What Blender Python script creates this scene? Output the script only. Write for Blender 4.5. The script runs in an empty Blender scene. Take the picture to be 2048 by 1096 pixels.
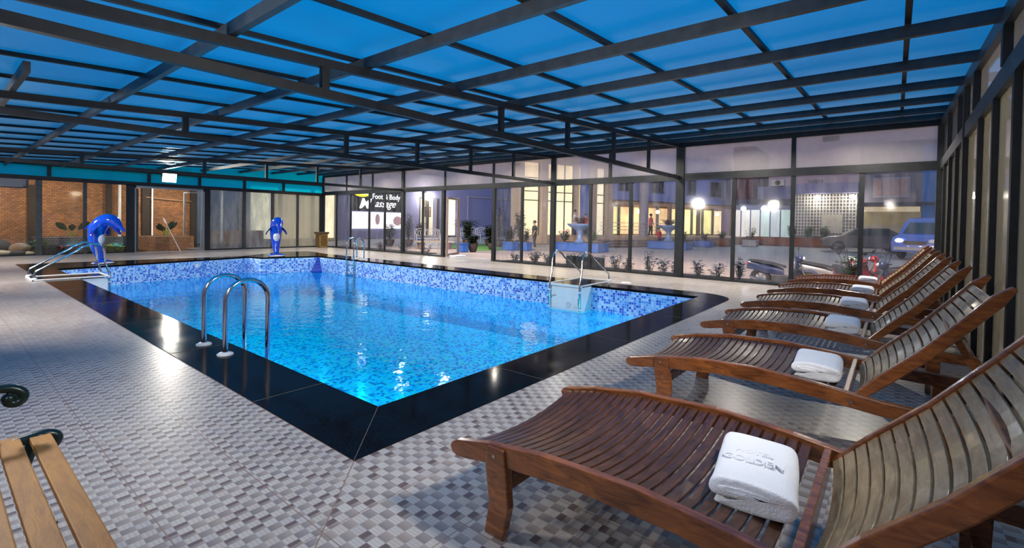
import bpy, bmesh, math, random
from mathutils import Vector, Matrix
random.seed(7)
SC = bpy.context.scene
COL = SC.collection
pi = math.pi

# ------------------------------------------------------------------ camera
def make_camera():
    yaw, pitch, roll = (math.radians(a) for a in (38.8618, -0.9503, 0.9853))
    fwd = Vector((math.cos(yaw)*math.cos(pitch), math.sin(yaw)*math.cos(pitch), math.sin(pitch)))
    rt = Vector((math.sin(yaw), -math.cos(yaw), 0)); up = rt.cross(fwd)
    r2 = rt*math.cos(roll)+up*math.sin(roll); u2 = -rt*math.sin(roll)+up*math.cos(roll)
    cd = bpy.data.cameras.new('camera'); co = bpy.data.objects.new('camera', cd); COL.objects.link(co)
    M = Matrix((r2, u2, -fwd)).transposed().to_4x4(); M.translation = Vector((-1.5711, -2.4133, 1.4))
    co.matrix_world = M
    cd.sensor_fit = 'HORIZONTAL'; cd.sensor_width = 36; cd.lens = 951.08*36/2048
    cd.shift_y = (460.46-548)/2048
    cd.clip_start = 0.02; cd.clip_end = 400
    SC.camera = co
make_camera()

# ------------------------------------------------------------------ world: dusk sky
def make_world():
    w = bpy.data.worlds.new('dusk_sky'); SC.world = w; w.use_nodes = True
    nt = w.node_tree; nt.nodes.clear()
    tc = nt.nodes.new('ShaderNodeTexCoord'); sp = nt.nodes.new('ShaderNodeSeparateXYZ')
    cr = nt.nodes.new('ShaderNodeValToRGB'); bg = nt.nodes.new('ShaderNodeBackground'); out = nt.nodes.new('ShaderNodeOutputWorld')
    nt.links.new(tc.outputs['Generated'], sp.inputs[0]); nt.links.new(sp.outputs['Z'], cr.inputs[0])
    e = cr.color_ramp.elements
    e[0].position = 0.0; e[0].color = (0.22, 0.165, 0.23, 1)
    e[1].position = 0.75; e[1].color = (0.26, 0.50, 0.90, 1)
    m = e.new(0.12); m.color = (0.23, 0.18, 0.27, 1)
    m = e.new(0.30); m.color = (0.19, 0.28, 0.52, 1)
    nt.links.new(cr.outputs[0], bg.inputs[0]); bg.inputs[1].default_value = 1.0
    nt.links.new(bg.outputs[0], out.inputs[0])
make_world()
vs = SC.view_settings
vs.view_transform = 'Standard'; vs.look = 'None'; vs.gamma = 1.0; vs.exposure = 0.0; vs.use_curve_mapping = False
SC.cycles.max_bounces = 10; SC.cycles.transparent_max_bounces = 16
SC.cycles.diffuse_bounces = 3; SC.cycles.glossy_bounces = 4; SC.cycles.transmission_bounces = 6
SC.cycles.sample_clamp_indirect = 4.0; SC.cycles.caustics_reflective = False; SC.cycles.caustics_refractive = False
SC.cycles.use_denoising = True

def light(name, kind, loc, power, color, size=0.3, target=None, spot=None, size_y=None, soft=None):
    d = bpy.data.lights.new(name, kind); d.energy = power; d.color = color
    if kind == 'AREA':
        d.size = size
        if size_y: d.shape = 'RECTANGLE'; d.size_y = size_y
    else:
        d.shadow_soft_size = size
    if kind == 'AREA' and soft: d.spread = math.radians(soft)
    if kind == 'SPOT': d.spot_size = spot or 2.4; d.spot_blend = 0.7
    o = bpy.data.objects.new(name, d); COL.objects.link(o); o.location = loc
    if target is not None:
        o.rotation_euler = (Vector(target)-Vector(loc)).to_track_quat('-Z', 'Y').to_euler()
    return o
# far-wall floodlight of the pool hall, then added fill floods (their fixtures are built further down at the same places)
light('flood_far', 'AREA', (4.59, 19.80, 2.9), 110, (1.0, 0.93, 0.8), 0.35, (8.0, 10.0, 0), soft=130)
light('fill_flood_over_loungers', 'AREA', (-1.75, 2.2, 2.42), 95, (1.0, 0.95, 0.86), 0.35, (4.5, -3.0, 0))  # unseen lamp added to brighten the loungers
light('fill_flood_right_wall', 'AREA', (.9, -2.80, 2.50), 85, (1.0, 0.93, 0.82), 0.3, (2.0, 6.0, 0.0), soft=140)  # added fill from the right, kept out of frame
light('fill_flood_behind', 'AREA', (-2.8, -2.2, 2.45), 26, (1.0, 0.93, 0.86), 0.35, (1.0, 3.0, 0))  # added behind the camera to lift the nearest lounger
LEFT_FILL_FLOODS = [(-2.9, 6.0, 2.66), (-2.9, 11.0, 2.66), (-2.9, 16.5, 2.66)]  # unseen floods added to light the left and far deck
for x, y, z in LEFT_FILL_FLOODS: light('fill_flood_left_wall', 'AREA', (x+.12, y, z-.06), 150, (1.0, 0.94, 0.85), 0.35, (1.8, y+1.5, 0), soft=100)
for (x, y, z), ty in zip(LEFT_FILL_FLOODS, (3.5, 8.5, 14.0)): light('fill_flood_left_beam', 'SPOT', (x+.14, y+.1, z-.06), 900, (1.0, 0.90, 0.74), 0.05, (9.8, ty, 0), spot=.62)  # added beams for the deck along the long glass wall
# underwater pool lamps set in the two near pool walls (fixtures further down)
POOL_LAMPS = [(.575, 1.6, 1, 0), (.575, 4.2, 1, 0), (.58, 6.8, 1, 0), (.585, 9.4, 1, 0), (.59, 12.8, 1, 0), (2.2, .575, 0, 1), (4.6, .575, 0, 1), (7.0, .575, 0, 1)]
for x, y, dx, dy in POOL_LAMPS:
    light('pool_lamp_light', 'AREA', (x+.06*dx, y+.06*dy, -.80), 58, (0.78, 0.97, 1.0), 0.3, (x+1.7*dx, y+1.7*dy, -1.9), soft=115)
# courtyard lamps, with added garden and eave fill (fixtures further down)
GARDEN_FILLS = [(-.6, 20.55, 2.64), (1.6, 20.55, 2.64), (4.7, 20.75, 2.66), (8.2, 20.55, 2.64)]  # lamps added behind the transom to light the brick wall
for p, e, c in [((24.5, 27.2, 3.4), 420, (1, .97, .9)), ((40.2, 2.17, 3.5), 110, (1, .95, .8)), ((40.2, 0.02, 3.5), 110, (1, .95, .8)),
                ((39.8, 7.15, 2.85), 90, (.7, .85, 1)), ((39.8, 5.65, 2.85), 90, (.7, .85, 1)),
                ((33.1, 12.75, 2.35), 120, (1, .78, .5)), ((39.5, 10.4, 2.35), 120, (1, .78, .5)), ((6.0, -7.05, 3.0), 420, (1, .86, .62))]:
    light('courtyard_lamp_light', 'POINT', p, e, c, 0.10)
for (x, y, z), e in zip(GARDEN_FILLS, (70, 70, 80, 45)): light('garden_fill_light', 'AREA', (x, y+.08, z-.06), e, (1, .87, .68), .2, (x, 23, .8), soft=160)
EAVE_FILLS = [(11.75, -1.2, 3.50), (11.75, 3.4, 3.50), (11.75, 8.2, 3.50), (11.75, 14.5, 3.50)]  # hidden lamps added under the eave to warm the courtyard paving
for x, y, z in EAVE_FILLS: light('eave_fill_light', 'AREA', (x+.1, y, z-.08), 560, (1, .82, .68), .3, (24, y+2, 0), soft=150)

DOWN_FILLS = [(10.08, y, 3.58) for y in (-1.9, .4, 3.0, 5.2, 7.6, 10.0, 12.4, 15.0, 18.0)]  # lamps added behind a rafter to brighten the deck by the glass
for x, y, z in DOWN_FILLS: light('downlight_fill', 'AREA', (x, y, z-.035), 115, (1, .93, .80), .1, (x+.1, y, 0), soft=150)

# ------------------------------------------------------------------ mesh helper
class MB:
    def __init__(s): s.v = []; s.f = []; s.m = []; s.cur = 0
    def add(s, vs, fs):
        b = len(s.v); s.v += [tuple(p) for p in vs]
        for f in fs: s.f.append([b+i for i in f]); s.m.append(s.cur)
        return s
    def box(s, x0, x1, y0, y1, z0, z1):
        if x0 > x1: x0, x1 = x1, x0
        if y0 > y1: y0, y1 = y1, y0
        if z0 > z1: z0, z1 = z1, z0
        return s.add([(x0,y0,z0),(x1,y0,z0),(x1,y1,z0),(x0,y1,z0),(x0,y0,z1),(x1,y0,z1),(x1,y1,z1),(x0,y1,z1)],
                     [(3,2,1,0),(4,5,6,7),(0,1,5,4),(1,2,6,5),(2,3,7,6),(3,0,4,7)])
    def bar(s, a, b, w, h, up=(0,0,1)):
        a = Vector(a); b = Vector(b); d = (b-a).normalized(); up = Vector(up)
        sd = d.cross(up)
        if sd.length < 1e-4: sd = d.cross(Vector((0,1,0)))
        sd.normalize(); u = sd.cross(d).normalized()
        P = []
        for c in (a, b):
            for i, j in ((-1,-1),(1,-1),(1,1),(-1,1)): P.append(c+sd*(i*w/2)+u*(j*h/2))
        return s.add(P, [(0,1,2,3),(7,6,5,4),(1,0,4,5),(2,1,5,6),(3,2,6,7),(0,3,7,4)])
    def rings(s, R, closed_ends=True, loop=False):
        n = len(R[0]); b = len(s.v); 
        for r in R: s.v += [tuple(p) for p in r]
        m = len(R)
        for i in range(m if loop else m-1):
            for j in range(n):
                k = (j+1) % n; i2 = (i+1) % m
                s.f.append([b+i*n+j, b+i*n+k, b+i2*n+k, b+i2*n+j]); s.m.append(s.cur)
        if closed_ends and not loop:
            s.f.append([b+j for j in range(n)][::-1]); s.f.append([b+(m-1)*n+j for j in range(n)]); s.m += [s.cur, s.cur]
        return s
    def tube(s, pts, r, n=10, cap=True):
        pts = [Vector(p) for p in pts]; rr = r if isinstance(r, (list, tuple)) else [r]*len(pts)
        t0 = (pts[1]-pts[0]).normalized(); a = Vector((0,0,1)) if abs(t0.z) < .9 else Vector((1,0,0))
        nrm = (a-t0*a.dot(t0)).normalized(); R = []
        for i, p in enumerate(pts):
            t = ((pts[min(i+1, len(pts)-1)]-pts[i]).normalized()+(pts[i]-pts[max(i-1, 0)]).normalized())
            t = t.normalized() if t.length > 1e-6 else t0
            nrm = nrm-t*nrm.dot(t)
            if nrm.length < 1e-5: nrm = t.orthogonal()
            nrm.normalize(); bn = t.cross(nrm)
            R.append([p+nrm*(math.cos(2*pi*k/n)*rr[i])+bn*(math.sin(2*pi*k/n)*rr[i]) for k in range(n)])
        return s.rings(R, cap)
    def lathe(s, prof, c=(0,0,0), n=20, sx=1, sy=1):
        R = [[(c[0]+r*math.cos(2*pi*k/n)*sx, c[1]+r*math.sin(2*pi*k/n)*sy, c[2]+z) for k in range(n)] for r, z in prof]
        return s.rings(R)
    def ball(s, c, r, n=12, m=8):
        r = r if isinstance(r, (list, tuple)) else (r, r, r)
        R = []
        for i in range(m+1):
            a = -pi/2+pi*i/m; q = max(math.cos(a), .02)
            R.append([(c[0]+r[0]*q*math.cos(2*pi*k/n), c[1]+r[1]*q*math.sin(2*pi*k/n), c[2]+r[2]*math.sin(a)) for k in range(n)])
        return s.rings(R)
    def prism(s, poly, z0, z1):
        n = len(poly); b = [(x, y, z0) for x, y in poly]; t = [(x, y, z1) for x, y in poly]
        return s.add(b+t, [list(range(n))[::-1], [n+i for i in range(n)]]+[(i, (i+1) % n, n+(i+1) % n, n+i) for i in range(n)])
    def prof(s, poly, lo, hi, axis='x'):
        # poly in the plane across AXIS, extruded between lo and hi
        n = len(poly)
        P = (lambda a, b, c: (c, a, b)) if axis == 'x' else (lambda a, b, c: (a, c, b))
        b = [P(a, q, lo) for a, q in poly]; t = [P(a, q, hi) for a, q in poly]
        return s.add(b+t, [list(range(n))[::-1], [n+i for i in range(n)]]+[(i, (i+1) % n, n+(i+1) % n, n+i) for i in range(n)])
    def quad(s, a, b, c, d): return s.add([a, b, c, d], [(0, 1, 2, 3)])
    def leaf(s, base, tip, w, droop=0.0, seg=3, nrm=None):
        base = Vector(base); tip = Vector(tip); d = tip-base
        sd = d.cross(Vector((0,0,1)))
        if nrm is not None: sd = d.cross(Vector(nrm))
        if sd.length < 1e-5: sd = Vector((1,0,0))
        sd.normalize(); P = []; F = []
        for i in range(seg+1):
            t = i/seg; c = base+d*t+Vector((0,0,-droop*t*t)); ww = w*math.sin(pi*min(max(t, .06), .97))**.8/2
            P += [c-sd*ww, c+Vector((0,0,-ww*.25)), c+sd*ww]
        for i in range(seg):
            a = 3*i; F += [(a, a+1, a+4, a+3), (a+1, a+2, a+5, a+4)]
        return s.add(P, F)
    def build(s, name, mats, parent=None, smooth=False, bevel=0, world=True, fix=True):
        me = bpy.data.meshes.new(name)
        off = Vector((0,0,0))
        if parent is not None and world:
            p = parent
            while p is not None: off += p.location; p = p.parent
        me.from_pydata([tuple(Vector(v)-off) for v in s.v], [], s.f)
        if not isinstance(mats, (list, tuple)): mats = [mats]
        for m in mats: me.materials.append(m)
        if any(s.m): me.polygons.foreach_set('material_index', s.m)
        me.update()
        if fix:
            bm = bmesh.new(); bm.from_mesh(me); bmesh.ops.recalc_face_normals(bm, faces=bm.faces); bm.to_mesh(me); bm.free()
        if smooth:
            me.polygons.foreach_set('use_smooth', [True]*len(me.polygons))
            try: me.set_sharp_from_angle(angle=math.radians(48 if smooth is True else smooth))
            except Exception: pass
        o = bpy.data.objects.new(name, me); COL.objects.link(o)
        if parent is not None: o.parent = parent
        if bevel:
            b = o.modifiers.new('bevel', 'BEVEL'); b.width = bevel; b.segments = 2; b.limit_method = 'ANGLE'; b.harden_normals = False
        return o

def tag(o, label=None, cat=None, group=None, kind=None):
    if label: o['label'] = label
    if cat: o['category'] = cat
    if group: o['group'] = group
    if kind: o['kind'] = kind
    return o
def thing(name, label, cat, loc=(0,0,0), group=None, kind=None, rz=0):
    o = bpy.data.objects.new(name, None); COL.objects.link(o); o.location = loc; o.rotation_euler = (0,0,rz)
    o.empty_display_size = .1
    return tag(o, label, cat, group, kind)
def kids(o): return [c for c in COL.objects if c.parent == o]
def dup(o, parent=None, loc=None, rz=None, label=None, group=None):
    ch = kids(o)
    c = o.copy(); COL.objects.link(c)
    if parent is not None: c.parent = parent
    if loc is not None: c.location = loc
    if rz is not None: c.rotation_euler[2] = rz
    if label: c['label'] = label
    if group: c['group'] = group
    for k in ch: dup(k, c)
    return c

# ------------------------------------------------------------------ materials
_M = {}
def new_mat(name):
    m = bpy.data.materials.new(name); m.use_nodes = True; nt = m.node_tree
    return m, nt, nt.nodes['Principled BSDF'], nt.nodes['Material Output']
def N(nt, t, **kw):
    n = nt.nodes.new(t)
    for k, v in kw.items():
        if k.startswith('i_'):
            key = k[2:]; n.inputs[int(key) if key.isdigit() else key].default_value = v
        else: setattr(n, k, v)
    return n
def ramp(nt, pts, interp='LINEAR'):
    r = nt.nodes.new('ShaderNodeValToRGB'); cr = r.color_ramp; cr.interpolation = interp
    while len(cr.elements) < len(pts): cr.elements.new(.5)
    for e, (p, c) in zip(cr.elements, pts): e.position = p; e.color = (*c, 1)
    return r
def mat(name, color, rough=.5, metal=0, var=.12, scale=6, bump=0, coat=0, spec=.5, alpha=1):
    """plain paint, plastic, metal: a colour with fine uneven wear"""
    if name in _M: return _M[name]
    m, nt, b, o = new_mat(name)
    tc = N(nt, 'ShaderNodeTexCoord'); no = N(nt, 'ShaderNodeTexNoise', i_Scale=scale, i_Detail=4.0)
    nt.links.new(tc.outputs['Object'], no.inputs['Vector'])
    lo = tuple(c*(1-var) for c in color); hi = tuple(min(1, c*(1+var)) for c in color)
    r = ramp(nt, [(.3, lo), (.7, hi)]); nt.links.new(no.outputs['Fac'], r.inputs[0]); nt.links.new(r.outputs[0], b.inputs['Base Color'])
    b.inputs['Roughness'].default_value = rough; b.inputs['Metallic'].default_value = metal
    b.inputs['Specular IOR Level'].default_value = spec
    if coat: b.inputs['Coat Weight'].default_value = coat; b.inputs['Coat Roughness'].default_value = .08
    if bump:
        bp = N(nt, 'ShaderNodeBump', i_Strength=bump, i_Distance=.02); nt.links.new(no.outputs['Fac'], bp.inputs['Height']); nt.links.new(bp.outputs[0], b.inputs['Normal'])
    _M[name] = m; return m
def emit(name, color, strength, var=0.0, scale=3.0):
    if name in _M: return _M[name]
    m, nt, b, o = new_mat(name)
    b.inputs['Base Color'].default_value = (*color, 1); b.inputs['Emission Color'].default_value = (*color, 1)
    b.inputs['Emission Strength'].default_value = strength; b.inputs['Roughness'].default_value = .6
    if var:
        tc = N(nt, 'ShaderNodeTexCoord'); no = N(nt, 'ShaderNodeTexNoise', i_Scale=scale, i_Detail=3.0); nt.links.new(tc.outputs['Object'], no.inputs['Vector'])
        r = ramp(nt, [(.3, tuple(c*(1-var) for c in color)), (.7, color)]); nt.links.new(no.outputs['Fac'], r.inputs[0]); nt.links.new(r.outputs[0], b.inputs['Emission Color'])
    _M[name] = m; return m
def wood(name, c1, c2, axis=(1, 1, 1), rough=.3, coat=.4, scale=1.0):
    if name in _M: return _M[name]
    m, nt, b, o = new_mat(name)
    tc = N(nt, 'ShaderNodeTexCoord'); mp = N(nt, 'ShaderNodeMapping'); mp.inputs['Scale'].default_value = axis
    no = N(nt, 'ShaderNodeTexNoise', i_Scale=5.0*scale, i_Detail=6.0, i_Roughness=.65, i_Distortion=.8)
    n2 = N(nt, 'ShaderNodeTexNoise', i_Scale=1.7*scale, i_Detail=2.0)
    nt.links.new(tc.outputs['Object'], mp.inputs[0]); nt.links.new(mp.outputs[0], no.inputs['Vector']); nt.links.new(tc.outputs['Object'], n2.inputs['Vector'])
    r = ramp(nt, [(.28, c1), (.5, tuple((a+q)/2 for a, q in zip(c1, c2))), (.72, c2)]); nt.links.new(no.outputs['Fac'], r.inputs[0])
    mx = N(nt, 'ShaderNodeMixRGB', blend_type='MULTIPLY', i_Fac=.6); r2 = ramp(nt, [(.35, (.45, .4, .38)), (.65, (1, 1, 1))])
    nt.links.new(n2.outputs['Fac'], r2.inputs[0]); nt.links.new(r.outputs[0], mx.inputs[1]); nt.links.new(r2.outputs[0], mx.inputs[2])
    nt.links.new(mx.outputs[0], b.inputs['Base Color'])
    b.inputs['Roughness'].default_value = rough; b.inputs['Coat Weight'].default_value = coat; b.inputs['Coat Roughness'].default_value = .12
    bp = N(nt, 'ShaderNodeBump', i_Strength=.12, i_Distance=.01); nt.links.new(no.outputs['Fac'], bp.inputs['Height']); nt.links.new(bp.outputs[0], b.inputs['Normal'])
    _M[name] = m; return m
def math_n(nt, op, a, b=None, c=None):
    n = nt.nodes.new('ShaderNodeMath'); n.operation = op
    for i, v in enumerate((a, b, c)):
        if v is None: continue
        if isinstance(v, (int, float)): n.inputs[i].default_value = v
        else: nt.links.new(v, n.inputs[i])
    return n.outputs[0]
def schlick(nt, f0, normal=None, k=5.0):
    # mirror share of a thin sheet by the angle it is seen at, the same from both sides
    lw = nt.nodes.new('ShaderNodeLayerWeight'); lw.inputs['Blend'].default_value = .5
    if normal is not None: nt.links.new(normal, lw.inputs['Normal'])
    return math_n(nt, 'ADD', f0, math_n(nt, 'MULTIPLY', 1-f0, math_n(nt, 'POWER', lw.outputs['Facing'], k)))
def mosaic(name, size, cols, grout, vert=True, rough=.15):
    """small square glass tiles, each with its own blue"""
    if name in _M: return _M[name]
    m, nt, b, o = new_mat(name)
    tc = N(nt, 'ShaderNodeTexCoord'); sp = N(nt, 'ShaderNodeSeparateXYZ'); nt.links.new(tc.outputs['Object'], sp.inputs[0])
    if vert:
        u = math_n(nt, 'ADD', sp.outputs[0], sp.outputs[1]); v = sp.outputs[2]
    else: u, v = sp.outputs[0], sp.outputs[1]
    u = math_n(nt, 'DIVIDE', u, size); v = math_n(nt, 'DIVIDE', v, size)
    fu = math_n(nt, 'FLOOR', u); fv = math_n(nt, 'FLOOR', v)
    cb = N(nt, 'ShaderNodeCombineXYZ'); nt.links.new(fu, cb.inputs[0]); nt.links.new(fv, cb.inputs[1])
    wn = N(nt, 'ShaderNodeTexWhiteNoise', noise_dimensions='3D'); nt.links.new(cb.outputs[0], wn.inputs['Vector'])
    r = ramp(nt, cols, 'CONSTANT'); nt.links.new(wn.outputs['Value'], r.inputs[0])
    du = math_n(nt, 'ABSOLUTE', math_n(nt, 'SUBTRACT', math_n(nt, 'SUBTRACT', u, fu), .5)); dv = math_n(nt, 'ABSOLUTE', math_n(nt, 'SUBTRACT', math_n(nt, 'SUBTRACT', v, fv), .5))
    g = math_n(nt, 'GREATER_THAN', math_n(nt, 'MAXIMUM', du, dv), .44)
    mx = N(nt, 'ShaderNodeMixRGB'); nt.links.new(g, mx.inputs[0]); nt.links.new(r.outputs[0], mx.inputs[1]); mx.inputs[2].default_value = (*grout, 1)
    nt.links.new(mx.outputs[0], b.inputs['Base Color']); b.inputs['Roughness'].default_value = rough
    _M[name] = m; return m
def brick(name, c1, c2, mortar, scale=4.5, vert=True, bw=.5, rh=.25, ms=.02, rough=.85):
    if name in _M: return _M[name]
    m, nt, b, o = new_mat(name)
    tc = N(nt, 'ShaderNodeTexCoord'); sp = N(nt, 'ShaderNodeSeparateXYZ'); nt.links.new(tc.outputs['Object'], sp.inputs[0])
    cb = N(nt, 'ShaderNodeCombineXYZ')
    nt.links.new(math_n(nt, 'ADD', sp.outputs[0], sp.outputs[1]), cb.inputs[0]); nt.links.new(sp.outputs[2], cb.inputs[1])
    br = N(nt, 'ShaderNodeTexBrick', i_Scale=scale); br.inputs['Color1'].default_value = (*c1, 1); br.inputs['Color2'].default_value = (*c2, 1); br.inputs['Mortar'].default_value = (*mortar, 1)
    br.inputs['Mortar Size'].default_value = ms; br.inputs['Brick Width'].default_value = bw; br.inputs['Row Height'].default_value = rh
    nt.links.new(cb.outputs[0], br.inputs['Vector'])
    no = N(nt, 'ShaderNodeTexNoise', i_Scale=.9, i_Detail=5.0); nt.links.new(tc.outputs['Object'], no.inputs['Vector'])
    r = ramp(nt, [(.3, (.55, .55, .55)), (.7, (1.15, 1.1, 1.0))]); nt.links.new(no.outputs['Fac'], r.inputs[0])
    mx = N(nt, 'ShaderNodeMixRGB', blend_type='MULTIPLY', i_Fac=1.0); nt.links.new(br.outputs['Color'], mx.inputs[1]); nt.links.new(r.outputs[0], mx.inputs[2])
    nt.links.new(mx.outputs[0], b.inputs['Base Color']); b.inputs['Roughness'].default_value = rough
    bp = N(nt, 'ShaderNodeBump', i_Strength=.4, i_Distance=.01); nt.links.new(br.outputs['Fac'], bp.inputs['Height']); bp.invert = True; nt.links.new(bp.outputs[0], b.inputs['Normal'])
    _M[name] = m; return m
def glass_pane(name, tint, haze, hazecol, streak=True, gloss=.06, drops=True):
    """thin pane: see-through tint, a clear reflection, and condensation that scatters light"""
    if name in _M: return _M[name]
    m, nt, b, o = new_mat(name); nt.nodes.remove(b)
    tr = N(nt, 'ShaderNodeBsdfTransparent'); tr.inputs[0].default_value = (*tint, 1)
    tl = N(nt, 'ShaderNodeBsdfTranslucent'); tl.inputs[0].default_value = (*hazecol, 1)
    df = N(nt, 'ShaderNodeBsdfDiffuse'); df.inputs[0].default_value = (*[c*.28 for c in hazecol], 1)
    hz = N(nt, 'ShaderNodeAddShader'); nt.links.new(tl.outputs[0], hz.inputs[0]); nt.links.new(df.outputs[0], hz.inputs[1])
    gl = N(nt, 'ShaderNodeBsdfGlossy'); gl.inputs['Roughness'].default_value = gloss
    tc = N(nt, 'ShaderNodeTexCoord'); mp = N(nt, 'ShaderNodeMapping'); mp.inputs['Scale'].default_value = (2.5, 2.5, .35) if streak else (1, 1, 1)
    no = N(nt, 'ShaderNodeTexNoise', i_Scale=2.2, i_Detail=5.0, i_Roughness=.6); nt.links.new(tc.outputs['Object'], mp.inputs[0]); nt.links.new(mp.outputs[0], no.inputs['Vector'])
    lo, hi = haze
    mr = N(nt, 'ShaderNodeMapRange', i_1=.35, i_2=.68, i_3=lo, i_4=hi); nt.links.new(no.outputs['Fac'], mr.inputs[0])
    m1 = N(nt, 'ShaderNodeMixShader'); nt.links.new(mr.outputs[0], m1.inputs[0]); nt.links.new(tr.outputs[0], m1.inputs[1]); nt.links.new(hz.outputs[0], m1.inputs[2])
    m2 = N(nt, 'ShaderNodeMixShader')
    nt.links.new(schlick(nt, .022), m2.inputs[0]); nt.links.new(m1.outputs[0], m2.inputs[1]); nt.links.new(gl.outputs[0], m2.inputs[2])
    nt.links.new(m2.outputs[0], o.inputs[0]); _M[name] = m; return m

def deck_material():
    m, nt, b, o = new_mat('patterned_deck_tile')
    tc = N(nt, 'ShaderNodeTexCoord'); sp = N(nt, 'ShaderNodeSeparateXYZ'); nt.links.new(tc.outputs['Object'], sp.inputs[0])
    X, Y = sp.outputs[0], sp.outputs[1]
    side = math_n(nt, 'LESS_THAN', X, Y)                      # the pattern turns at the mitre line of the corner
    cu = math_n(nt, 'ADD', .052, math_n(nt, 'MULTIPLY', side, .002)); cv = math_n(nt, 'SUBTRACT', .066, math_n(nt, 'MULTIPLY', side, .020))
    u = math_n(nt, 'DIVIDE', X, cu); v = math_n(nt, 'DIVIDE', Y, cv)
    fu = math_n(nt, 'FLOOR', u); fv = math_n(nt, 'FLOOR', v)
    ru = math_n(nt, 'SUBTRACT', u, fu); rv = math_n(nt, 'SUBTRACT', v, fv)
    chk = math_n(nt, 'ABSOLUTE', math_n(nt, 'MODULO', math_n(nt, 'ADD', fu, fv), 2.0))
    cb = N(nt, 'ShaderNodeCombineXYZ'); nt.links.new(fu, cb.inputs[0]); nt.links.new(fv, cb.inputs[1])
    wn = N(nt, 'ShaderNodeTexWhiteNoise', noise_dimensions='3D'); nt.links.new(cb.outputs[0], wn.inputs['Vector'])
    light_c = ramp(nt, [(0, (0.385, 0.357, 0.346)), (.5, (0.451, 0.422, 0.398)), (1, (0.402, 0.361, 0.326))]); nt.links.new(wn.outputs['Value'], light_c.inputs[0])
    # light cells carry fine streaks
    wv = math_n(nt, 'SINE', math_n(nt, 'MULTIPLY', u, 19.0)); st = math_n(nt, 'ADD', .93, math_n(nt, 'MULTIPLY', wv, .08))
    lc = N(nt, 'ShaderNodeMixRGB', blend_type='MULTIPLY', i_Fac=1.0); nt.links.new(light_c.outputs[0], lc.inputs[1]); nt.links.new(st, lc.inputs[2])
    # darker cells: beige to lilac grey, some with a brown strip
    mid = ramp(nt, [(0, (0.271, 0.221, 0.183)), (.45, (0.238, 0.205, 0.195)), (1, (0.295, 0.25, 0.219))]); nt.links.new(wn.outputs['Value'], mid.inputs[0])
    gr = math_n(nt, 'ADD', .72, math_n(nt, 'MULTIPLY', ru, .42)); md = N(nt, 'ShaderNodeMixRGB', blend_type='MULTIPLY', i_Fac=1.0)
    nt.links.new(mid.outputs[0], md.inputs[1]); nt.links.new(gr, md.inputs[2])
    isb = math_n(nt, 'MULTIPLY', math_n(nt, 'LESS_THAN', wn.outputs['Value'], .30), math_n(nt, 'GREATER_THAN', rv, .45))
    br = N(nt, 'ShaderNodeMixRGB'); nt.links.new(isb, br.inputs[0]); nt.links.new(md.outputs[0], br.inputs[1]); br.inputs[2].default_value = (0.123, 0.082, 0.068, 1)
    c = N(nt, 'ShaderNodeMixRGB'); nt.links.new(chk, c.inputs[0]); nt.links.new(lc.outputs[0], c.inputs[1]); nt.links.new(br.outputs[0], c.inputs[2])
    # joints of the 40 cm tiles and the mitre joint
    def joint(a, s, w):
        t = math_n(nt, 'DIVIDE', a, s); f = math_n(nt, 'ABSOLUTE', math_n(nt, 'SUBTRACT', math_n(nt, 'FRACT', t), .5)); return math_n(nt, 'GREATER_THAN', f, .5-w/s)
    j = math_n(nt, 'MAXIMUM', joint(X, .45, .0022), joint(Y, .45, .0022))
    mit = math_n(nt, 'LESS_THAN', math_n(nt, 'ABSOLUTE', math_n(nt, 'SUBTRACT', X, Y)), .004)
    j = math_n(nt, 'MAXIMUM', j, mit)
    jm = N(nt, 'ShaderNodeMixRGB'); nt.links.new(j, jm.inputs[0]); nt.links.new(c.outputs[0], jm.inputs[1]); jm.inputs[2].default_value = (.22, .13, .08, 1)
    no = N(nt, 'ShaderNodeTexNoise', i_Scale=.8, i_Detail=3.0); nt.links.new(tc.outputs['Object'], no.inputs['Vector'])
    r = ramp(nt, [(.3, (.95, .92, .87)), (.7, (1.15, 1.12, 1.06))]); nt.links.new(no.outputs['Fac'], r.inputs[0])
    f = N(nt, 'ShaderNodeMixRGB', blend_type='MULTIPLY', i_Fac=1.0); nt.links.new(jm.outputs[0], f.inputs[1]); nt.links.new(r.outputs[0], f.inputs[2])
    nt.links.new(f.outputs[0], b.inputs['Base Color']); b.inputs['Coat Weight'].default_value = .45; b.inputs['Coat Roughness'].default_value = .24
    rr = N(nt, 'ShaderNodeMapRange', i_1=.3, i_2=.7, i_3=.27, i_4=.40); nt.links.new(no.outputs['Fac'], rr.inputs[0]); nt.links.new(rr.outputs[0], b.inputs['Roughness'])
    bp = N(nt, 'ShaderNodeBump', i_Strength=.25, i_Distance=.003); nt.links.new(c.outputs[0], bp.inputs['Height']); nt.links.new(bp.outputs[0], b.inputs['Normal'])
    return m
def granite_material():
    m, nt, b, o = new_mat('black_polished_granite')
    tc = N(nt, 'ShaderNodeTexCoord'); no = N(nt, 'ShaderNodeTexNoise', i_Scale=120.0, i_Detail=2.0); n2 = N(nt, 'ShaderNodeTexNoise', i_Scale=3.0, i_Detail=4.0)
    nt.links.new(tc.outputs['Object'], no.inputs['Vector']); nt.links.new(tc.outputs['Object'], n2.inputs['Vector'])
    r = ramp(nt, [(.45, (.003, .0032, .004)), (.8, (.012, .012, .014))]); nt.links.new(no.outputs['Fac'], r.inputs[0]); nt.links.new(r.outputs[0], b.inputs['Base Color'])
    mr = N(nt, 'ShaderNodeMapRange', i_1=.3, i_2=.7, i_3=.07, i_4=.14); nt.links.new(n2.outputs['Fac'], mr.inputs[0]); nt.links.new(mr.outputs[0], b.inputs['Roughness'])
    b.inputs['Specular IOR Level'].default_value = .042
    return m
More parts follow.
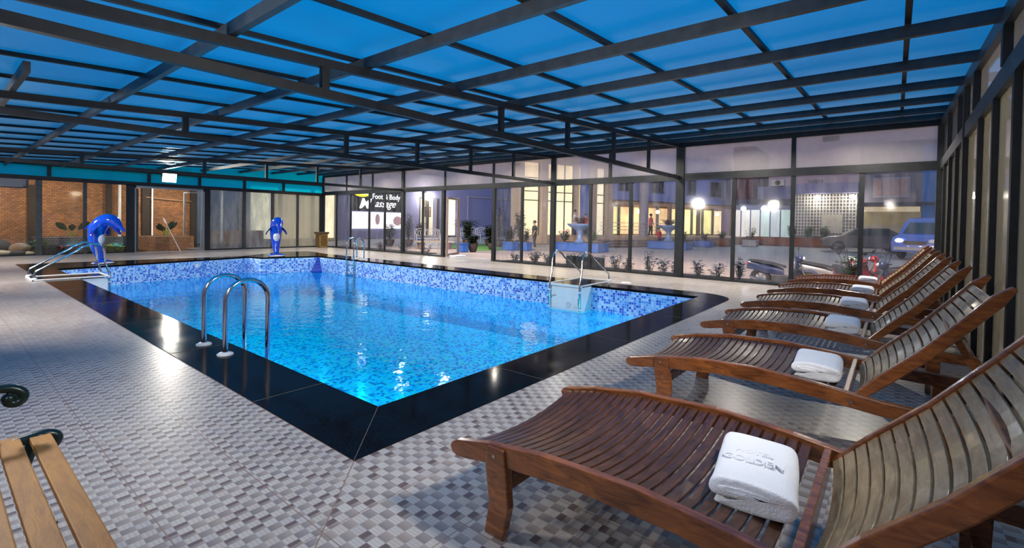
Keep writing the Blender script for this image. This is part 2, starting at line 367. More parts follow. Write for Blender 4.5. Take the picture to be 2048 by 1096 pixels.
def water_material():
    m, nt, b, o = new_mat('pool_water'); nt.nodes.remove(b)
    tr = N(nt, 'ShaderNodeBsdfTransparent'); tr.inputs[0].default_value = (.05, .80, .98, 1)
    gl = N(nt, 'ShaderNodeBsdfGlossy'); gl.inputs['Roughness'].default_value = .05; gl.inputs[0].default_value = (.75, .9, 1, 1)
    tc = N(nt, 'ShaderNodeTexCoord'); no = N(nt, 'ShaderNodeTexNoise', i_Scale=2.6, i_Detail=3.0); nt.links.new(tc.outputs['Object'], no.inputs['Vector'])
    n2 = N(nt, 'ShaderNodeTexNoise', i_Scale=14.0, i_Detail=2.0); nt.links.new(tc.outputs['Object'], n2.inputs['Vector'])
    h = math_n(nt, 'ADD', no.outputs['Fac'], math_n(nt, 'MULTIPLY', n2.outputs['Fac'], .16))
    bp = N(nt, 'ShaderNodeBump', i_Strength=.22, i_Distance=.05); nt.links.new(h, bp.inputs['Height']); nt.links.new(bp.outputs[0], gl.inputs['Normal'])
    mx = N(nt, 'ShaderNodeMixShader'); nt.links.new(schlick(nt, .02, bp.outputs[0]), mx.inputs[0]); nt.links.new(tr.outputs[0], mx.inputs[1]); nt.links.new(gl.outputs[0], mx.inputs[2])
    nt.links.new(mx.outputs[0], o.inputs[0]); return m
def roof_sheet_material(name='blue_polycarbonate_sheet', trn=(.0, .40, .72, 1), lo=(.0, .50, .80), hi=(.0, .62, .90), k=.35):
    m, nt, b, o = new_mat(name); nt.nodes.remove(b)
    tc = N(nt, 'ShaderNodeTexCoord'); mp = N(nt, 'ShaderNodeMapping'); mp.inputs['Scale'].default_value = (.25, 1.0, 1); no = N(nt, 'ShaderNodeTexNoise', i_Scale=.55, i_Detail=4.0)
    nt.links.new(tc.outputs['Object'], mp.inputs[0]); nt.links.new(mp.outputs[0], no.inputs['Vector'])
    r = ramp(nt, [(.3, lo), (.7, hi)]); nt.links.new(no.outputs['Fac'], r.inputs[0])
    tl = N(nt, 'ShaderNodeBsdfTranslucent'); nt.links.new(r.outputs[0], tl.inputs[0])
    tr = N(nt, 'ShaderNodeBsdfTransparent'); tr.inputs[0].default_value = trn
    m1 = N(nt, 'ShaderNodeMixShader', i_0=k); nt.links.new(tl.outputs[0], m1.inputs[1]); nt.links.new(tr.outputs[0], m1.inputs[2])
    gl = N(nt, 'ShaderNodeBsdfGlossy'); gl.inputs['Roughness'].default_value = .42; gl.inputs[0].default_value = (.55, .8, .9, 1)
    m2 = N(nt, 'ShaderNodeMixShader')
    nt.links.new(schlick(nt, .015), m2.inputs[0]); nt.links.new(m1.outputs[0], m2.inputs[1]); nt.links.new(gl.outputs[0], m2.inputs[2])
    nt.links.new(m2.outputs[0], o.inputs[0]); return m

DECK = deck_material(); GRAN = granite_material(); WATER = water_material(); SHEET = roof_sheet_material(); SHEET2 = roof_sheet_material('clear_blue_sheet', (.0, .85, 1, 1), (.0, .8, 1), (.0, .9, 1), .45)
STEEL = mat('dark_painted_steel', (.009, .010, .012), .5, .0, .35, 9, .05, spec=.3)
STEEL2 = mat('grey_painted_steel', (.026, .029, .031), .42, .0, .35, 7, .05)
ALU = mat('aluminium_frame', (.30, .33, .36), .3, .6, .1)
CHROME = mat('stainless_tube', (.62, .62, .65), .12, 1.0, .05)
WHITE = mat('white_plastic', (.66, .68, .70), .3, 0, .04)
PANE = glass_pane('misted_glass', (.86, .85, .84), (.01, .15), (.5, .5, .52))
PANEC = glass_pane('clear_glass', (.88, .86, .82), (.0, .05), (.5, .5, .5))
PANE2 = glass_pane('wet_glass', (.7, .72, .74), (.12, .5), (.55, .55, .55))
FROST = glass_pane('frosted_upper_glass', (.88, .84, .80), (.34, .42), (.62, .58, .58), streak=False)
PANER = glass_pane('steamed_glass', (.75, .72, .66), (.55, .75), (.62, .57, .47))
TILE = mosaic('pool_band_mosaic', .054, [(0, (.02, .06, .45)), (.10, (.03, .14, .62)), (.26, (.10, .34, .80)), (.48, (.26, .52, .86)), (.72, (.46, .66, .90))], (.55, .63, .78))
TILEF = mosaic('pool_floor_mosaic', .055, [(0, (.06, .46, .80)), (.16, (.03, .15, .40)), (.34, (.10, .66, .85)), (.6, (.12, .78, .92)), (.85, (.18, .85, .58))], (.12, .5, .85), vert=False)
TILEW = mosaic('pool_wall_mosaic', .05, [(0, (.06, .34, .75)), (.2, (.04, .20, .60)), (.34, (.12, .50, .85)), (.6, (.2, .62, .9))], (.3, .6, .9))
# ================================================================== the setting
G, L, R, BX = 11.24, 20.26, -3.13, -3.1          # glass wall plane, far wall plane, right wall plane, open rear
def zsl(x, z0): return z0+.0536*x
# pool outline (inner) and coping outline (outer)
POOL = [(.57, .57), (.6, 14.4), (5.82, 15.72), (5.94, 15.0), (7.85, 14.56), (8.02, .57)]
OUT = [(0, 0), (.04, 16.5), (5.7, 16.05), (7.9, 17.5), (8.9, 17.3), (8.66, 15.5)]
for k in range(7):
    a = k/6*pi/2; OUT.append((8.66-.75+.75*math.cos(a), .75-.75*math.sin(a)))
DX0, DX1, DY0, DY1 = -6.0, 11.35, -3.2, 20.3
def ring_mesh(mb, inner, outer, z):
    """flat face between a big outline and the outline of a hole, as triangles"""
    bm = bmesh.new()
    def loop(P):
        vs = [bm.verts.new((x, y, z)) for x, y in P]; return [bm.edges.new((vs[i], vs[(i+1) % len(vs)])) for i in range(len(vs))]
    e = loop(outer)+loop(inner)
    bmesh.ops.triangle_fill(bm, use_beauty=True, edges=e, normal=(0, 0, 1))
    bm.verts.index_update()
    mb.add([v.co for v in bm.verts], [[v.index for v in f.verts] for f in bm.faces]); bm.free()
mb = MB(); ring_mesh(mb, OUT, [(DX0, DY0), (DX1, DY0), (DX1, DY1), (DX0, DY1)], 0)
tag(mb.build('floor', DECK), 'patterned beige and grey tiled deck around the pool', 'floor', kind='structure')
mb = MB(); ring_mesh(mb, POOL, OUT, .004)
n = len(OUT)
for i in range(n): a, b = OUT[i], OUT[(i+1) % n]; mb.quad((*a, -.02), (*b, -.02), (*b, .004), (*a, .004))
n = len(POOL)
for i in range(n): a, b = POOL[i], POOL[(i+1) % n]; mb.quad((*a, -.05), (*b, -.05), (*b, .004), (*a, .004))
cop = tag(mb.build('pool_coping', GRAN, fix=True), 'black polished stone coping running round the swimming pool', 'coping', kind='structure')
mb = MB()
def seam(a, b): mb.bar((*a, .0045), (*b, .0045), .004, .003)
seam((0, 0), (.57, .57))
for y in (1.35, 3.3, 5.3, 7.4, 9.5): seam((0, y), (.57, y))
for x in (1.9, 3.7, 5.6, 7.3): seam((x, 0), (x, .57))
mb.build('stone_joint', mat('joint_grout', (.10, .09, .08), .7), cop, world=False)
tank = thing('swimming_pool', 'large rectangular swimming pool with blue mosaic sides', 'pool', (4, 7, 0), kind='structure')
mb = MB(); mw = MB()
for i in range(n):
    a, b = POOL[i], POOL[(i+1) % n]
    mb.quad((*a, -.60), (*b, -.60), (*b, -.05), (*a, -.05)); mw.quad((*a, -1.3), (*b, -1.3), (*b, -.60), (*a, -.60))
mb.build('tile_band', TILE, tank); mw.build('pool_wall', TILEW, tank)
mb = MB(); mb.add([(x, y, -1.3) for x, y in POOL], [list(range(n))]); mb.build('pool_floor', TILEF, tank)
mb = MB(); p0 = Vector((7.82, 14.55, -.02))
mb.add([p0, (7.55, 14.60, -.62), (8.02, 14.1, -.62), (7.90, 14.60, -.62)], [(0, 1, 2), (0, 2, 3), (0, 3, 1), (1, 3, 2)])
mb.build('corner_fillet', mosaic('dark_blue_mosaic', .048, [(0, (.01, .03, .30)), (.5, (.01, .05, .42))], (.05, .1, .4)), tank)
mb = MB(); mb.tube([(4.05, 15.29, -.20), (4.06, 15.22, -.20)], .07, 14); mb.tube([(4.05, 15.22, -.20), (4.055, 15.19, -.20)], .035, 12); mb.build('water_inlet', WHITE, tank, smooth=True)
for (x, y, dx, dy) in POOL_LAMPS:
    mb = MB(); mb.tube([(x, y, -.80), (x+.03*dx, y+.03*dy, -.80)], .13, 20); mb.build('underwater_lamp', emit('pool_lamp_glow', (.8, .95, 1), 2), tank)
mb = MB(); WZ = -.56
mb.add([(x, y, WZ) for x, y in POOL], [list(range(n))])
tag(mb.build('pool_water', WATER), 'clear turquoise water filling the swimming pool', 'water', kind='stuff')

# ------------------------------------------------------------------ roof
ceil = thing('ceiling', 'sloping roof of translucent blue sheets', 'ceiling', (3, 8, 3.2), kind='structure')
mb = MB(); X0, X1, Y0, Y1 = -3.2, 11.5, -3.35, 20.6
ys = [Y0]+[-2.46+1.215*k for k in range(19) if -2.46+1.215*k < Y1-.2]+[Y1]
mb.quad((X0, Y0, zsl(X0, 3.155)), (X1, Y0, zsl(X1, 3.155)), (X1, Y1, zsl(X1, 3.155)), (X0, Y1, zsl(X0, 3.155)))
mb.build('roof_sheet', SHEET, ceil)
for y in ys[1:-1]:
    mb = MB(); mb.bar((X0, y, zsl(X0, 3.125)), (X1, y, zsl(X1, 3.125)), .05, .045); mb.build('glazing_bar', STEEL, ceil)
for x, ya in [(-2.25, -3.2), (-.86, 4.9), (.13, -3.2), (1.50, -3.2), (2.90, -3.2), (4.28, -3.2), (5.80, -3.2), (7.28, -3.2), (8.68, -3.2), (9.90, -3.2), (10.9, -3.2)]:
    mb = MB(); z = zsl(x, 2.975); mb.box(x-.03, x+.03, ya, 20.4, z, z+.115); mb.build('rafter', STEEL2, ceil)
mb = MB(); mb.box(G-.06, G+.06, R, L, 3.49, 3.70); mb.build('eaves_beam', STEEL, ceil)
mb = MB(); mb.bar((X0, R, zsl(X0, 3.49-.602+.06)), (G, R, zsl(G, 2.948)), .12, .12); mb.bar((X0, R, zsl(X0, 3.06)), (G, R, zsl(G, 3.06)), .05, .12); mb.build('verge_beam', STEEL2, ceil)

def truss(Y, xs, label, xa, xb=G, webs=(1.0, 3.78, 5.6, 7.37, 9.15)):
    t = thing('roof_truss', label, 'truss', (xb, Y, 2.65), group='trusses spanning the pool')
    mb = MB(); mb.box(xa, xb, Y-.035, Y+.035, 2.63, 2.72); mb.build('bottom_chord', STEEL, t)
    mb = MB(); mb.bar((xa, Y, zsl(xa, 2.925)), (xb, Y, zsl(xb, 2.925)), .07, .09); mb.build('top_chord', STEEL, t)
    for x in webs:
        if x < xa: continue
        mb = MB(); mb.box(x-.04, x+.04, Y-.03, Y+.03, 2.72, zsl(x, 2.885)); mb.build('web_post', STEEL, t)
truss(2.14, None, 'nearest dark steel truss, crossing the top of the photo', -3.05)
truss(6.21, None, 'dark steel truss second from the camera, meeting the post by the filter box', -.97)
truss(13.85, None, 'far dark steel truss, just before the end wall with the floodlight', -3.05)

# ------------------------------------------------------------------ long glass wall (plane x = G)
wg = thing('wall_glass_long', 'long glazed wall of dark steel framing facing the courtyard', 'wall', (G, 8, 0), kind='structure')
mb = MB(); mb.box(G-.05, G+.05, R, L, 2.60, 2.78); mb.build('transom', STEEL, wg)
mb = MB(); mb.box(G-.04, G+.04, R, 8.72, 0, .05); mb.box(G-.04, G+.04, 11.4, L, 0, .05); mb.build('sill', STEEL, wg)
POSTS = [(L, .11), (13.85, .11), (11.36, .09), (8.74, .09), (6.21, .11), (2.14, .13), (R+.02, .13)]
for y, w in POSTS:
    mb = MB(); mb.box(G-.07, G+.07, y-w, y+w*.6, 0, 3.5) if w > .12 else mb.box(G-.06, G+.06, y-w/1.4, y+w/1.4, 0, 3.5 if y not in (11.36, 8.74) else 2.6)
    mb.build('post', STEEL, wg)
LOW = [19.0, 17.78, 16.28, 15.12, 12.59, 7.48, 4.84, 3.53, .76, -.53, -1.83]
for y in LOW:
    mb = MB(); mb.box(G-.03, G+.03, y-.045, y+.045, .05, 2.6); mb.build('mullion', STEEL, wg)
for y in [18.14, 16.04, 11.29, 8.78, 4.2, -.52]:
    mb = MB(); mb.box(G-.03, G+.03, y-.045, y+.045, 2.78, 3.49); mb.build('mullion', STEEL, wg)
k = 1
ys = sorted(LOW+[p[0] for p in POSTS])
for a, b in zip(ys[:-1], ys[1:]):
    if abs(a-8.74) < .01: continue
    mb = MB(); mb.box(G-.004, G+.004, a+.03, b-.03, .05, 2.6)
    tag(mb.build('window_%d' % k, PANE), 'tall misted glass pane %s of the long glass wall' % ('low in bay %d from the far right corner' % k), 'window', kind='structure'); k += 1
ys = [R, -.52, 2.14, 4.2, 6.21, 8.78, 11.29, 13.85, 16.04, 18.14, L]
for a, b in zip(ys[:-1], ys[1:]):
    mb = MB(); mb.box(G-.004, G+.004, a+.03, b-.03, 2.78, 3.49)
    tag(mb.build('window_%d' % k, FROST), 'frosted upper glass panel, bay %d above the transom of the long wall' % (k-16), 'window', kind='structure'); k += 1
# open glass door leaf swung outward at the entrance
d = thing('door_1', 'glass entrance door standing open to the courtyard', 'door', (G, 11.25, 0), kind='structure', rz=0)
mb = MB(); a = Vector((11.3, 11.22, 0)); b = Vector((12.55, 11.85, 0)); dd = (b-a).normalized()
def frame_pts(a, b, z0, z1, w, mb, t=.05):
    mb.bar(a+Vector((0, 0, z0)), a+Vector((0, 0, z1)), w, t, up=(b-a)); mb.bar(b+Vector((0, 0, z0)), b+Vector((0, 0, z1)), w, t, up=(b-a))
    mb.bar(a+Vector((0, 0, z0+w/2)), b+Vector((0, 0, z0+w/2)), t, w); mb.bar(a+Vector((0, 0, z1-w/2)), b+Vector((0, 0, z1-w/2)), t, w)
frame_pts(a, b, .03, 2.35, .08, mb); mb.build('door_frame', mat('bronze_frame', (.16, .11, .09), .4, .3), d)
mb = MB(); mb.quad(a+Vector((0, 0, .1)), b+Vector((0, 0, .1)), b+Vector((0, 0, 2.3)), a+Vector((0, 0, 2.3))); mb.build('door_pane', PANE, d)
mb = MB(); q = a.lerp(b, .9); mb.tube([q+Vector((-.04, .06, 1.0)), q+Vector((-.04, .06, 1.3))], .012, 8); mb.build('door_handle', CHROME, d)

# ------------------------------------------------------------------ right wall (plane y = R)
wr = thing('wall_glass_right', 'right-hand glazed wall behind the loungers with steamed panes', 'wall', (7, R, 0), kind='structure')
mb = MB(); mb.box(BX, G, R-.05, R+.05, 2.60, 2.78); mb.build('transom', STEEL2, wr)
mb = MB(); mb.box(BX, G, R-.04, R+.04, 0, .05); mb.build('sill', STEEL, wr)
lowx = [10.35, 9.2, 8.1, 5.6, 4.6, 3.6, 2.4, 1.2, 0, -1.2, -2.4]
for x in lowx: mb = MB(); mb.box(x-.04, x+.04, R-.05, R+.05, .05, 2.6); mb.build('mullion', STEEL, wr)
for x in (7.0, 2.14, -3.0): mb = MB(); mb.box(x-.07, x+.07, R-.06, R+.06, 0, zsl(x, 2.9)); mb.build('post', STEEL, wr)
upx = [9.5, 7.75, 6.0, 4.1, 2.2, .3, -1.6]
for x in upx: mb = MB(); mb.box(x-.05, x+.05, R-.06, R+.06, 2.78, zsl(x, 2.9)); mb.build('mullion', STEEL, wr)
xs = sorted(lowx+[7.0, G, BX])
for a, b in zip(xs[:-1], xs[1:]):
    mb = MB(); mb.box(a+.03, b-.03, R-.004, R+.004, .05, 2.6); mb.build('window_%d' % k, PANER)
    tag(bpy.data.objects[mb and 'window_%d' % k], 'steamed glass pane of the right wall, %.1f metres from the rear' % (b-BX), 'window', kind='structure'); k += 1
xs = sorted(upx+[G, BX])
for a, b in zip(xs[:-1], xs[1:]):
    mb = MB(); mb.add([(a+.03, R, 2.78), (b-.03, R, 2.78), (b-.03, R, zsl(b, 2.9)), (a+.03, R, zsl(a, 2.9))], [(0, 1, 2, 3)]); o = mb.build('window_%d' % k, FROST)
    tag(o, 'frosted upper panel of the right wall, %.1f metres from the rear' % (b-BX), 'window', kind='structure'); k += 1

# ------------------------------------------------------------------ far wall (plane y = L)
wl = thing('wall_far', 'far end wall of framed glass below a strip of blue sheet', 'wall', (5, L, 0), kind='structure')
mb = MB(); mb.box(BX, G, L-.05, L+.05, 2.56, 2.70); mb.build('transom', STEEL, wl)
mb = MB(); mb.box(BX, G, L-.05, L+.05, 3.06, 3.18); mb.build('top_rail', STEEL, wl)
mb = MB(); mb.box(BX, 3.4, L-.04, L+.04, 0, .05); mb.box(5.95, G, L-.04, L+.04, 0, .05); mb.build('sill', STEEL, wl)
for x in (-1.0, 1.17, 3.98, 5.71, 7.47, 9.21): mb = MB(); mb.box(x-.05, x+.05, L-.05, L+.05, 2.70, 3.06); mb.build('mullion', STEEL, wl)
for x, w in ((-2.6, .06), (.92, .08), (2.1, .05), (3.40, .12), (6.0, .1), (7.46, .06), (8.71, .06), (9.9, .05), (11.13, .1)):
    mb = MB(); mb.box(x-w, x+w, L-.05, L+.05, 0, 2.58); mb.build('post', STEEL if w > .09 else STEEL2, wl)
mb = MB(); mb.box(BX, G-.06, L-.004, L+.004, 2.70, 3.06); mb.build('blue_strip', SHEET2, wl)
mb = MB(); mb.add([(BX, L, 3.18), (G, L, 3.18), (G, L, 3.74), (BX, L, 3.18)], [(0, 1, 2)]); mb.build('gable_sheet', SHEET2, wl)
for a, b, m_ in ((BX, -2.6, PANEC), (-2.6, .92, PANEC), (.92, 2.1, PANEC), (2.1, 3.4, PANEC), (6.0, 7.46, PANE2), (7.46, 8.71, PANE2), (8.71, 9.9, PANER), (9.9, 11.13, PANER)):
    mb = MB(); mb.box(a+.04, b-.04, L-.004, L+.004, .05, 2.56); o = mb.build('window_%d' % k, m_)
    tag(o, 'floor to transom glass pane of the far end wall, %.1f metres from its left end' % (a-BX+.1), 'window', kind='structure'); k += 1
# folding door leaf and its pale frame in the far wall opening
d = thing('door_2', 'pale metal door frame and folded leaf in the far wall opening', 'door', (4.6, L, 0), kind='structure')
mb = MB(); mb.box(3.54, 3.58, L-.02, L+.05, 0, 2.56); mb.box(5.85, 5.90, L-.02, L+.05, 0, 2.56); mb.box(3.54, 5.9, L-.02, L+.05, 2.48, 2.56); mb.build('door_frame', ALU, d)
mb = MB(); a = Vector((3.62, L+.05, 0)); b = Vector((3.85, L+1.0, 0)); frame_pts(a, b, .03, 2.45, .07, mb); mb.build('door_leaf_frame', STEEL2, d)
mb = MB(); a = Vector((5.80, L+.05, 0)); b = Vector((5.45, L+.95, 0)); frame_pts(a, b, .03, 2.45, .05, mb); mb.build('door_leaf_frame', ALU, d)

# ------------------------------------------------------------------ left wall (plane x = BX), outside the photo
wq = thing('wall_left', 'glazed left wall of the hall behind the bench', 'wall', (BX, 8, 0), kind='structure')
mb = MB(); mb.box(BX-.05, BX+.05, R, L, 2.60, 2.78); mb.build('transom', STEEL, wq)
mb = MB(); mb.box(BX-.04, BX+.04, R, L, 0, .05); mb.build('sill', STEEL, wq)
ys = [R, -1.0, 1.0, 2.14, 4.1, 6.21, 8.1, 10, 12, 13.85, 16, 18.2, L]
for y in ys: mb = MB(); mb.box(BX-.05, BX+.05, y-.06, y+.06, 0, 2.95); mb.build('post', STEEL, wq)
for a, b in zip(ys[:-1], ys[1:]):
    mb = MB(); mb.box(BX-.004, BX+.004, a+.07, b-.07, .05, 2.6); o = mb.build('window_%d' % k, PANE); tag(o, 'glass pane of the left wall, %.1f metres from the rear' % (b-R), 'window', kind='structure'); k += 1
# ================================================================== things inside the hall
def text_mesh(body, size, name, mat_, parent, loc, rot, depth=.004, bevel=.0015, shear=0, align='CENTER', scale=(1, 1, 1), offset=0):
    cu = bpy.data.curves.new('t', 'FONT'); cu.body = body; cu.size = size; cu.extrude = depth; cu.bevel_depth = bevel; cu.align_x = align; cu.shear = shear; cu.offset = offset
    cu.resolution_u = 4
    o = bpy.data.objects.new('t', cu); COL.objects.link(o)
    dg = bpy.context.evaluated_depsgraph_get(); me = bpy.data.meshes.new_from_object(o.evaluated_get(dg)); me.name = name
    bpy.data.objects.remove(o); me.materials.clear(); me.materials.append(mat_)
    M = Matrix.Translation(Vector(loc)) @ rot.to_4x4() @ Matrix.Diagonal((*scale, 1)); me.transform(M)
    r = bpy.data.objects.new(name, me); COL.objects.link(r)
    if parent is not None: r.parent = parent
    return r
def smooth_path(P, k=4):
    P = [Vector(p) for p in P]; o = []
    for i in range(len(P)-1):
        a, b, c, d = P[max(i-1, 0)], P[i], P[i+1], P[min(i+2, len(P)-1)]
        for j in range(k):
            t = j/k; o.append(.5*((2*b)+(c-a)*t+(2*a-5*b+4*c-d)*t*t+(3*b-a-3*c+d)*t**3))
    return o+[P[-1]]
def interp(P, y):
    P = sorted(P); 
    if y <= P[0][0]: return P[0][1]
    for (a, b), (c, d) in zip(P[:-1], P[1:]):
        if y <= c:
            t = (y-a)/(c-a); t2 = t; return b+(d-b)*t2
    return P[-1][1]
WD_RAIL = wood('varnished_rail_wood', (.075, .021, .006), (.38, .125, .030), (6, 1.2, 6), .22, .5)
WD_SEAT = wood('dark_varnished_slats', (.014, .006, .004), (.125, .046, .020), (1.2, 7, 7), .36, .12)
WD_BACK = wood('sheen_pale_back_slats', (.17, .11, .055), (.46, .35, .20), (1.2, 7, 7), .3, .25)  # tan wood, colour lightened for the silvery shine of reflected light
SCREW = mat('steel_screw', (.5, .5, .5), .3, 1)
LW = 1.02
TOP = [(0, .318), (-.012, .338), (-.04, .354), (-.24, .398), (-.53, .438), (-.95, .452), (-1.3, .425), (-1.6, .385), (-2.2, .365)]
BOT = [(-.012, .292), (-.04, .280), (-.10, .284), (-.27, .312), (-.7, .352), (-1.1, .348), (-1.6, .298), (-2.2, .28)]
def rail_poly():
    return [(a, b) for a, b in TOP]+[(-2.225, .32)]+[(a, b) for a, b in BOT[::-1]]
def dip(t, d): return d*(1-(2*t-1)**2)
def slat_mesh(mb, y, z, w, th, x0, x1, d, tang):
    """one cross slat, dished in the middle; tang = unit vector along the lounger (y, z)"""
    n = 7; ty, tz = tang; ny, nz = -tz*(-1), ty*(-1)
    nrm = Vector((0, -tz, ty));
    if nrm.z < 0: nrm = -nrm
    T = Vector((0, ty, tz)); R_ = []
    for i in range(n+1):
        t = i/n; c = Vector((x0+(x1-x0)*t, y, z))-nrm*dip(t, d)
        R_.append([c-T*w/2-nrm*th, c+T*w/2-nrm*th, c+T*w/2, c-T*w/2])
    mb.rings(R_)
BK = [(-1.47, .345), (-1.62, .50), (-1.80, .68), (-1.96, .87), (-2.09, 1.03), (-2.15, 1.10)]
def make_lounger():
    t = thing('sun_lounger', 'nearest wooden sun lounger, in the front right corner, with the largest towel', 'sun lounger', (0, 0, 0), 'wooden sun loungers along the right wall')
    for x in (0, LW-.042):
        mb = MB(); mb.prof(rail_poly(), x, x+.042); mb.build('side_rail', WD_RAIL, t, bevel=.007)
    mb = MB(); y = -.07
    while y > -1.40:
        z = interp(TOP, y)-.022; z2 = interp(TOP, y-.01)-.022; v = Vector((0, -.01, z2-z)).normalized()
        slat_mesh(mb, y, z, .040, .016, .04, LW-.04, .05, (v.y, v.z)); y -= .0515
    mb.build('seat', WD_SEAT, t, bevel=.003)
    for a in ((-1.455, -1.425, .31, .400), (-2.2, -2.15, .28, .35)): mb = MB(); mb.box(.04, LW-.04, *a); mb.build('cross_rail', WD_RAIL, t, bevel=.004)
    for x in (-.012, LW-.035):
        mb = MB(); mb.prof([(-.245, .395), (-.24, .30), (-.265, .15), (-.24, 0), (-.345, 0), (-.375, .15), (-.36, .30), (-.345, .40)], x, x+.045); mb.build('leg', WD_RAIL, t, bevel=.006)
        mb = MB(); mb.prof([(-1.88, .36), (-1.88, 0), (-1.97, 0), (-1.98, .36)], x+.01, x+.052); mb.build('leg', WD_RAIL, t, bevel=.006)
    for a in ((-.33, -.30, .19, .26), (-1.94, -1.91, .12, .19)): mb = MB(); mb.box(.03, LW-.03, *a); mb.build('stretcher', WD_RAIL, t, bevel=.004)
    bk = thing('backrest', None, None); del_keys(bk); bk.parent = t
    for x in (.048, LW-.09):
        R_ = []
        for i, (a, b) in enumerate(BK):
            i0, i1 = max(i-1, 0), min(i+1, len(BK)-1); T = Vector((0, BK[i1][0]-BK[i0][0], BK[i1][1]-BK[i0][1])).normalized(); nn = Vector((0, T.z, -T.y)); w = (.024 if i == 0 else .034 if i < 5 else .014)
            c = Vector((x, a, b)); R_.append([c-nn*w, c+Vector((.042, 0, 0))-nn*w, c+Vector((.042, 0, 0))+nn*w, c+nn*w])
        mb = MB(); mb.rings(R_); mb.build('back_rail', WD_RAIL, bk, bevel=.007)
    mb = MB(); seg = []; P = BK[:-1]
    tot = sum((Vector(P[i+1])-Vector(P[i])).length for i in range(len(P)-1)); s = .03
    while s < tot-.0:
        acc = 0
        for i in range(len(P)-1):
            l = (Vector(P[i+1])-Vector(P[i])).length
            if acc+l >= s: break
            acc += l
        q = Vector(P[i]).lerp(Vector(P[i+1]), (s-acc)/l); T = (Vector(P[i+1])-Vector(P[i])).normalized()
        last = s > tot-.06
        nn = Vector((T.y, -T.x)); q = q+Vector((abs(nn.x), abs(nn.y)))*.020
        slat_mesh(mb, q.x, q.y, .0475, .015, .085, LW-.085, .036, (T.x, T.y)); s += .0575
    mb.build('back_slats', WD_BACK, bk, bevel=.003)
    mb = MB(); mb.bar((.16, -1.93, .80), (.16, -2.17, .31), .035, .05, (1, 0, 0)); mb.bar((LW-.16, -1.93, .80), (LW-.16, -2.17, .31), .035, .05, (1, 0, 0)); mb.bar((.14, -1.93, .79), (LW-.14, -1.93, .79), .04, .04); mb.bar((.14, -2.17, .33), (LW-.14, -2.17, .33), .035, .035)
    mb.build('prop_frame', WD_RAIL, t, bevel=.004)
    for yy, zz in ((-.29, .36), (-1.47, .35), (-1.93, .32)):
        mb = MB(); mb.tube([(-.014, yy, zz), (.0, yy, zz)], .008, 8); mb.build('screw', SCREW, t)
    return t
def del_keys(o):
    for k in ('label', 'category', 'group', 'kind'):
        if k in o: del o[k]
LX = [.03, 1.95, 3.80, 5.55, 7.30, 9.18]
LLAB = ['nearest wooden sun lounger, cut by the right edge of the photo, holding the largest towel',
        'second wooden sun lounger from the camera, its orange side rail fully in view',
        'third wooden sun lounger from the camera, square front leg and reddish far slats',
        'fourth wooden sun lounger from the camera, between the third and the two far ones',
        'fifth wooden sun lounger, next to last before the long glass wall',
        'farthest wooden sun lounger, beside the motorbikes behind the glass']
first = make_lounger(); first.location = (LX[0], -.76, 0); first['label'] = LLAB[0]
for x, lb in zip(LX[1:], LLAB[1:]): dup(first, None, (x, -.76, 0), 0, lb)

def towel_material():
    m, nt, b, o = new_mat('white_terry_cloth')
    tc = N(nt, 'ShaderNodeTexCoord'); no = N(nt, 'ShaderNodeTexNoise', i_Scale=140.0, i_Detail=3.0); n2 = N(nt, 'ShaderNodeTexNoise', i_Scale=14.0, i_Detail=3.0)
    nt.links.new(tc.outputs['Object'], no.inputs['Vector']); nt.links.new(tc.outputs['Object'], n2.inputs['Vector'])
    b.inputs['Base Color'].default_value = (.80, .81, .84, 1); b.inputs['Roughness'].default_value = .9; b.inputs['Sheen Weight'].default_value = .4
    h = math_n(nt, 'ADD', math_n(nt, 'MULTIPLY', no.outputs['Fac'], .25), n2.outputs['Fac'])
    bp = N(nt, 'ShaderNodeBump', i_Strength=.7, i_Distance=.012); nt.links.new(h, bp.inputs['Height']); nt.links.new(bp.outputs[0], b.inputs['Normal'])
    return m
TERRY = towel_material()
def make_towel(lx=.46, hy=.125):
    """folded bath towel: one thick ribbon folded over itself, fold axis along x"""
    path = [(hy-.01, .020), (.05, .018), (-.05, .018), (-hy+.02, .022)]
    for k in range(1, 8): a = -pi/2-k*pi/8; path.append((-hy+.02+.036*math.cos(a), .058+.036*math.sin(a)))
    path += [(-.04, .097), (.04, .099), (hy-.03, .094)]
    for k in range(1, 6): a = pi/2-k*pi/6; path.append((hy-.03+.022*math.cos(a), .073+.021*math.sin(a)))
    path += [(.05, .056), (-.02, .057), (-.08, .058)]
    n = len(path); th = .0175
    def outline(scale):
        Lf, Rt = [], []
        for i in range(n):
            a = Vector(path[max(i-1, 0)]); b = Vector(path[min(i+1, n-1)]); d = (b-a).normalized(); nn = Vector((-d.y, d.x)); p = Vector(path[i]); t = th*scale
            if i in (0, n-1): t *= .6
            Lf.append(p+nn*t); Rt.append(p-nn*t)
        return Lf+Rt[::-1]
    st = [(-lx/2, .55), (-lx/2+.006, .8), (-lx/2+.018, .96), (-lx/2+.05, 1.0)]+[(-lx/2+.05+(lx-.1)*k/8, 1.0) for k in range(1, 9)]+[(lx/2-.018, .96), (lx/2-.006, .8), (lx/2, .55)]
    R_ = []
    for x, sc in st:
        o = outline(sc); t = (x+lx/2)/lx
        R_.append([(x+.006*math.sin(p.y*60+p.x*9), p.x*(1+.015*math.sin(x*17)), p.y+.018*(2*t-1)**2+.004*math.sin(x*23+p.x*15)*(p.y/.1)) for p in o])
    mb = MB(); mb.rings(R_)
    return mb
tw0 = None
TL = ['largest folded white towel with raised lettering, on the nearest lounger', 'folded white towel on the second lounger from the camera', 'folded white towel on the third lounger from the camera',
      'folded white towel on the fourth lounger from the camera', 'small folded white towel on the next to last lounger', 'smallest folded white towel, on the farthest lounger']
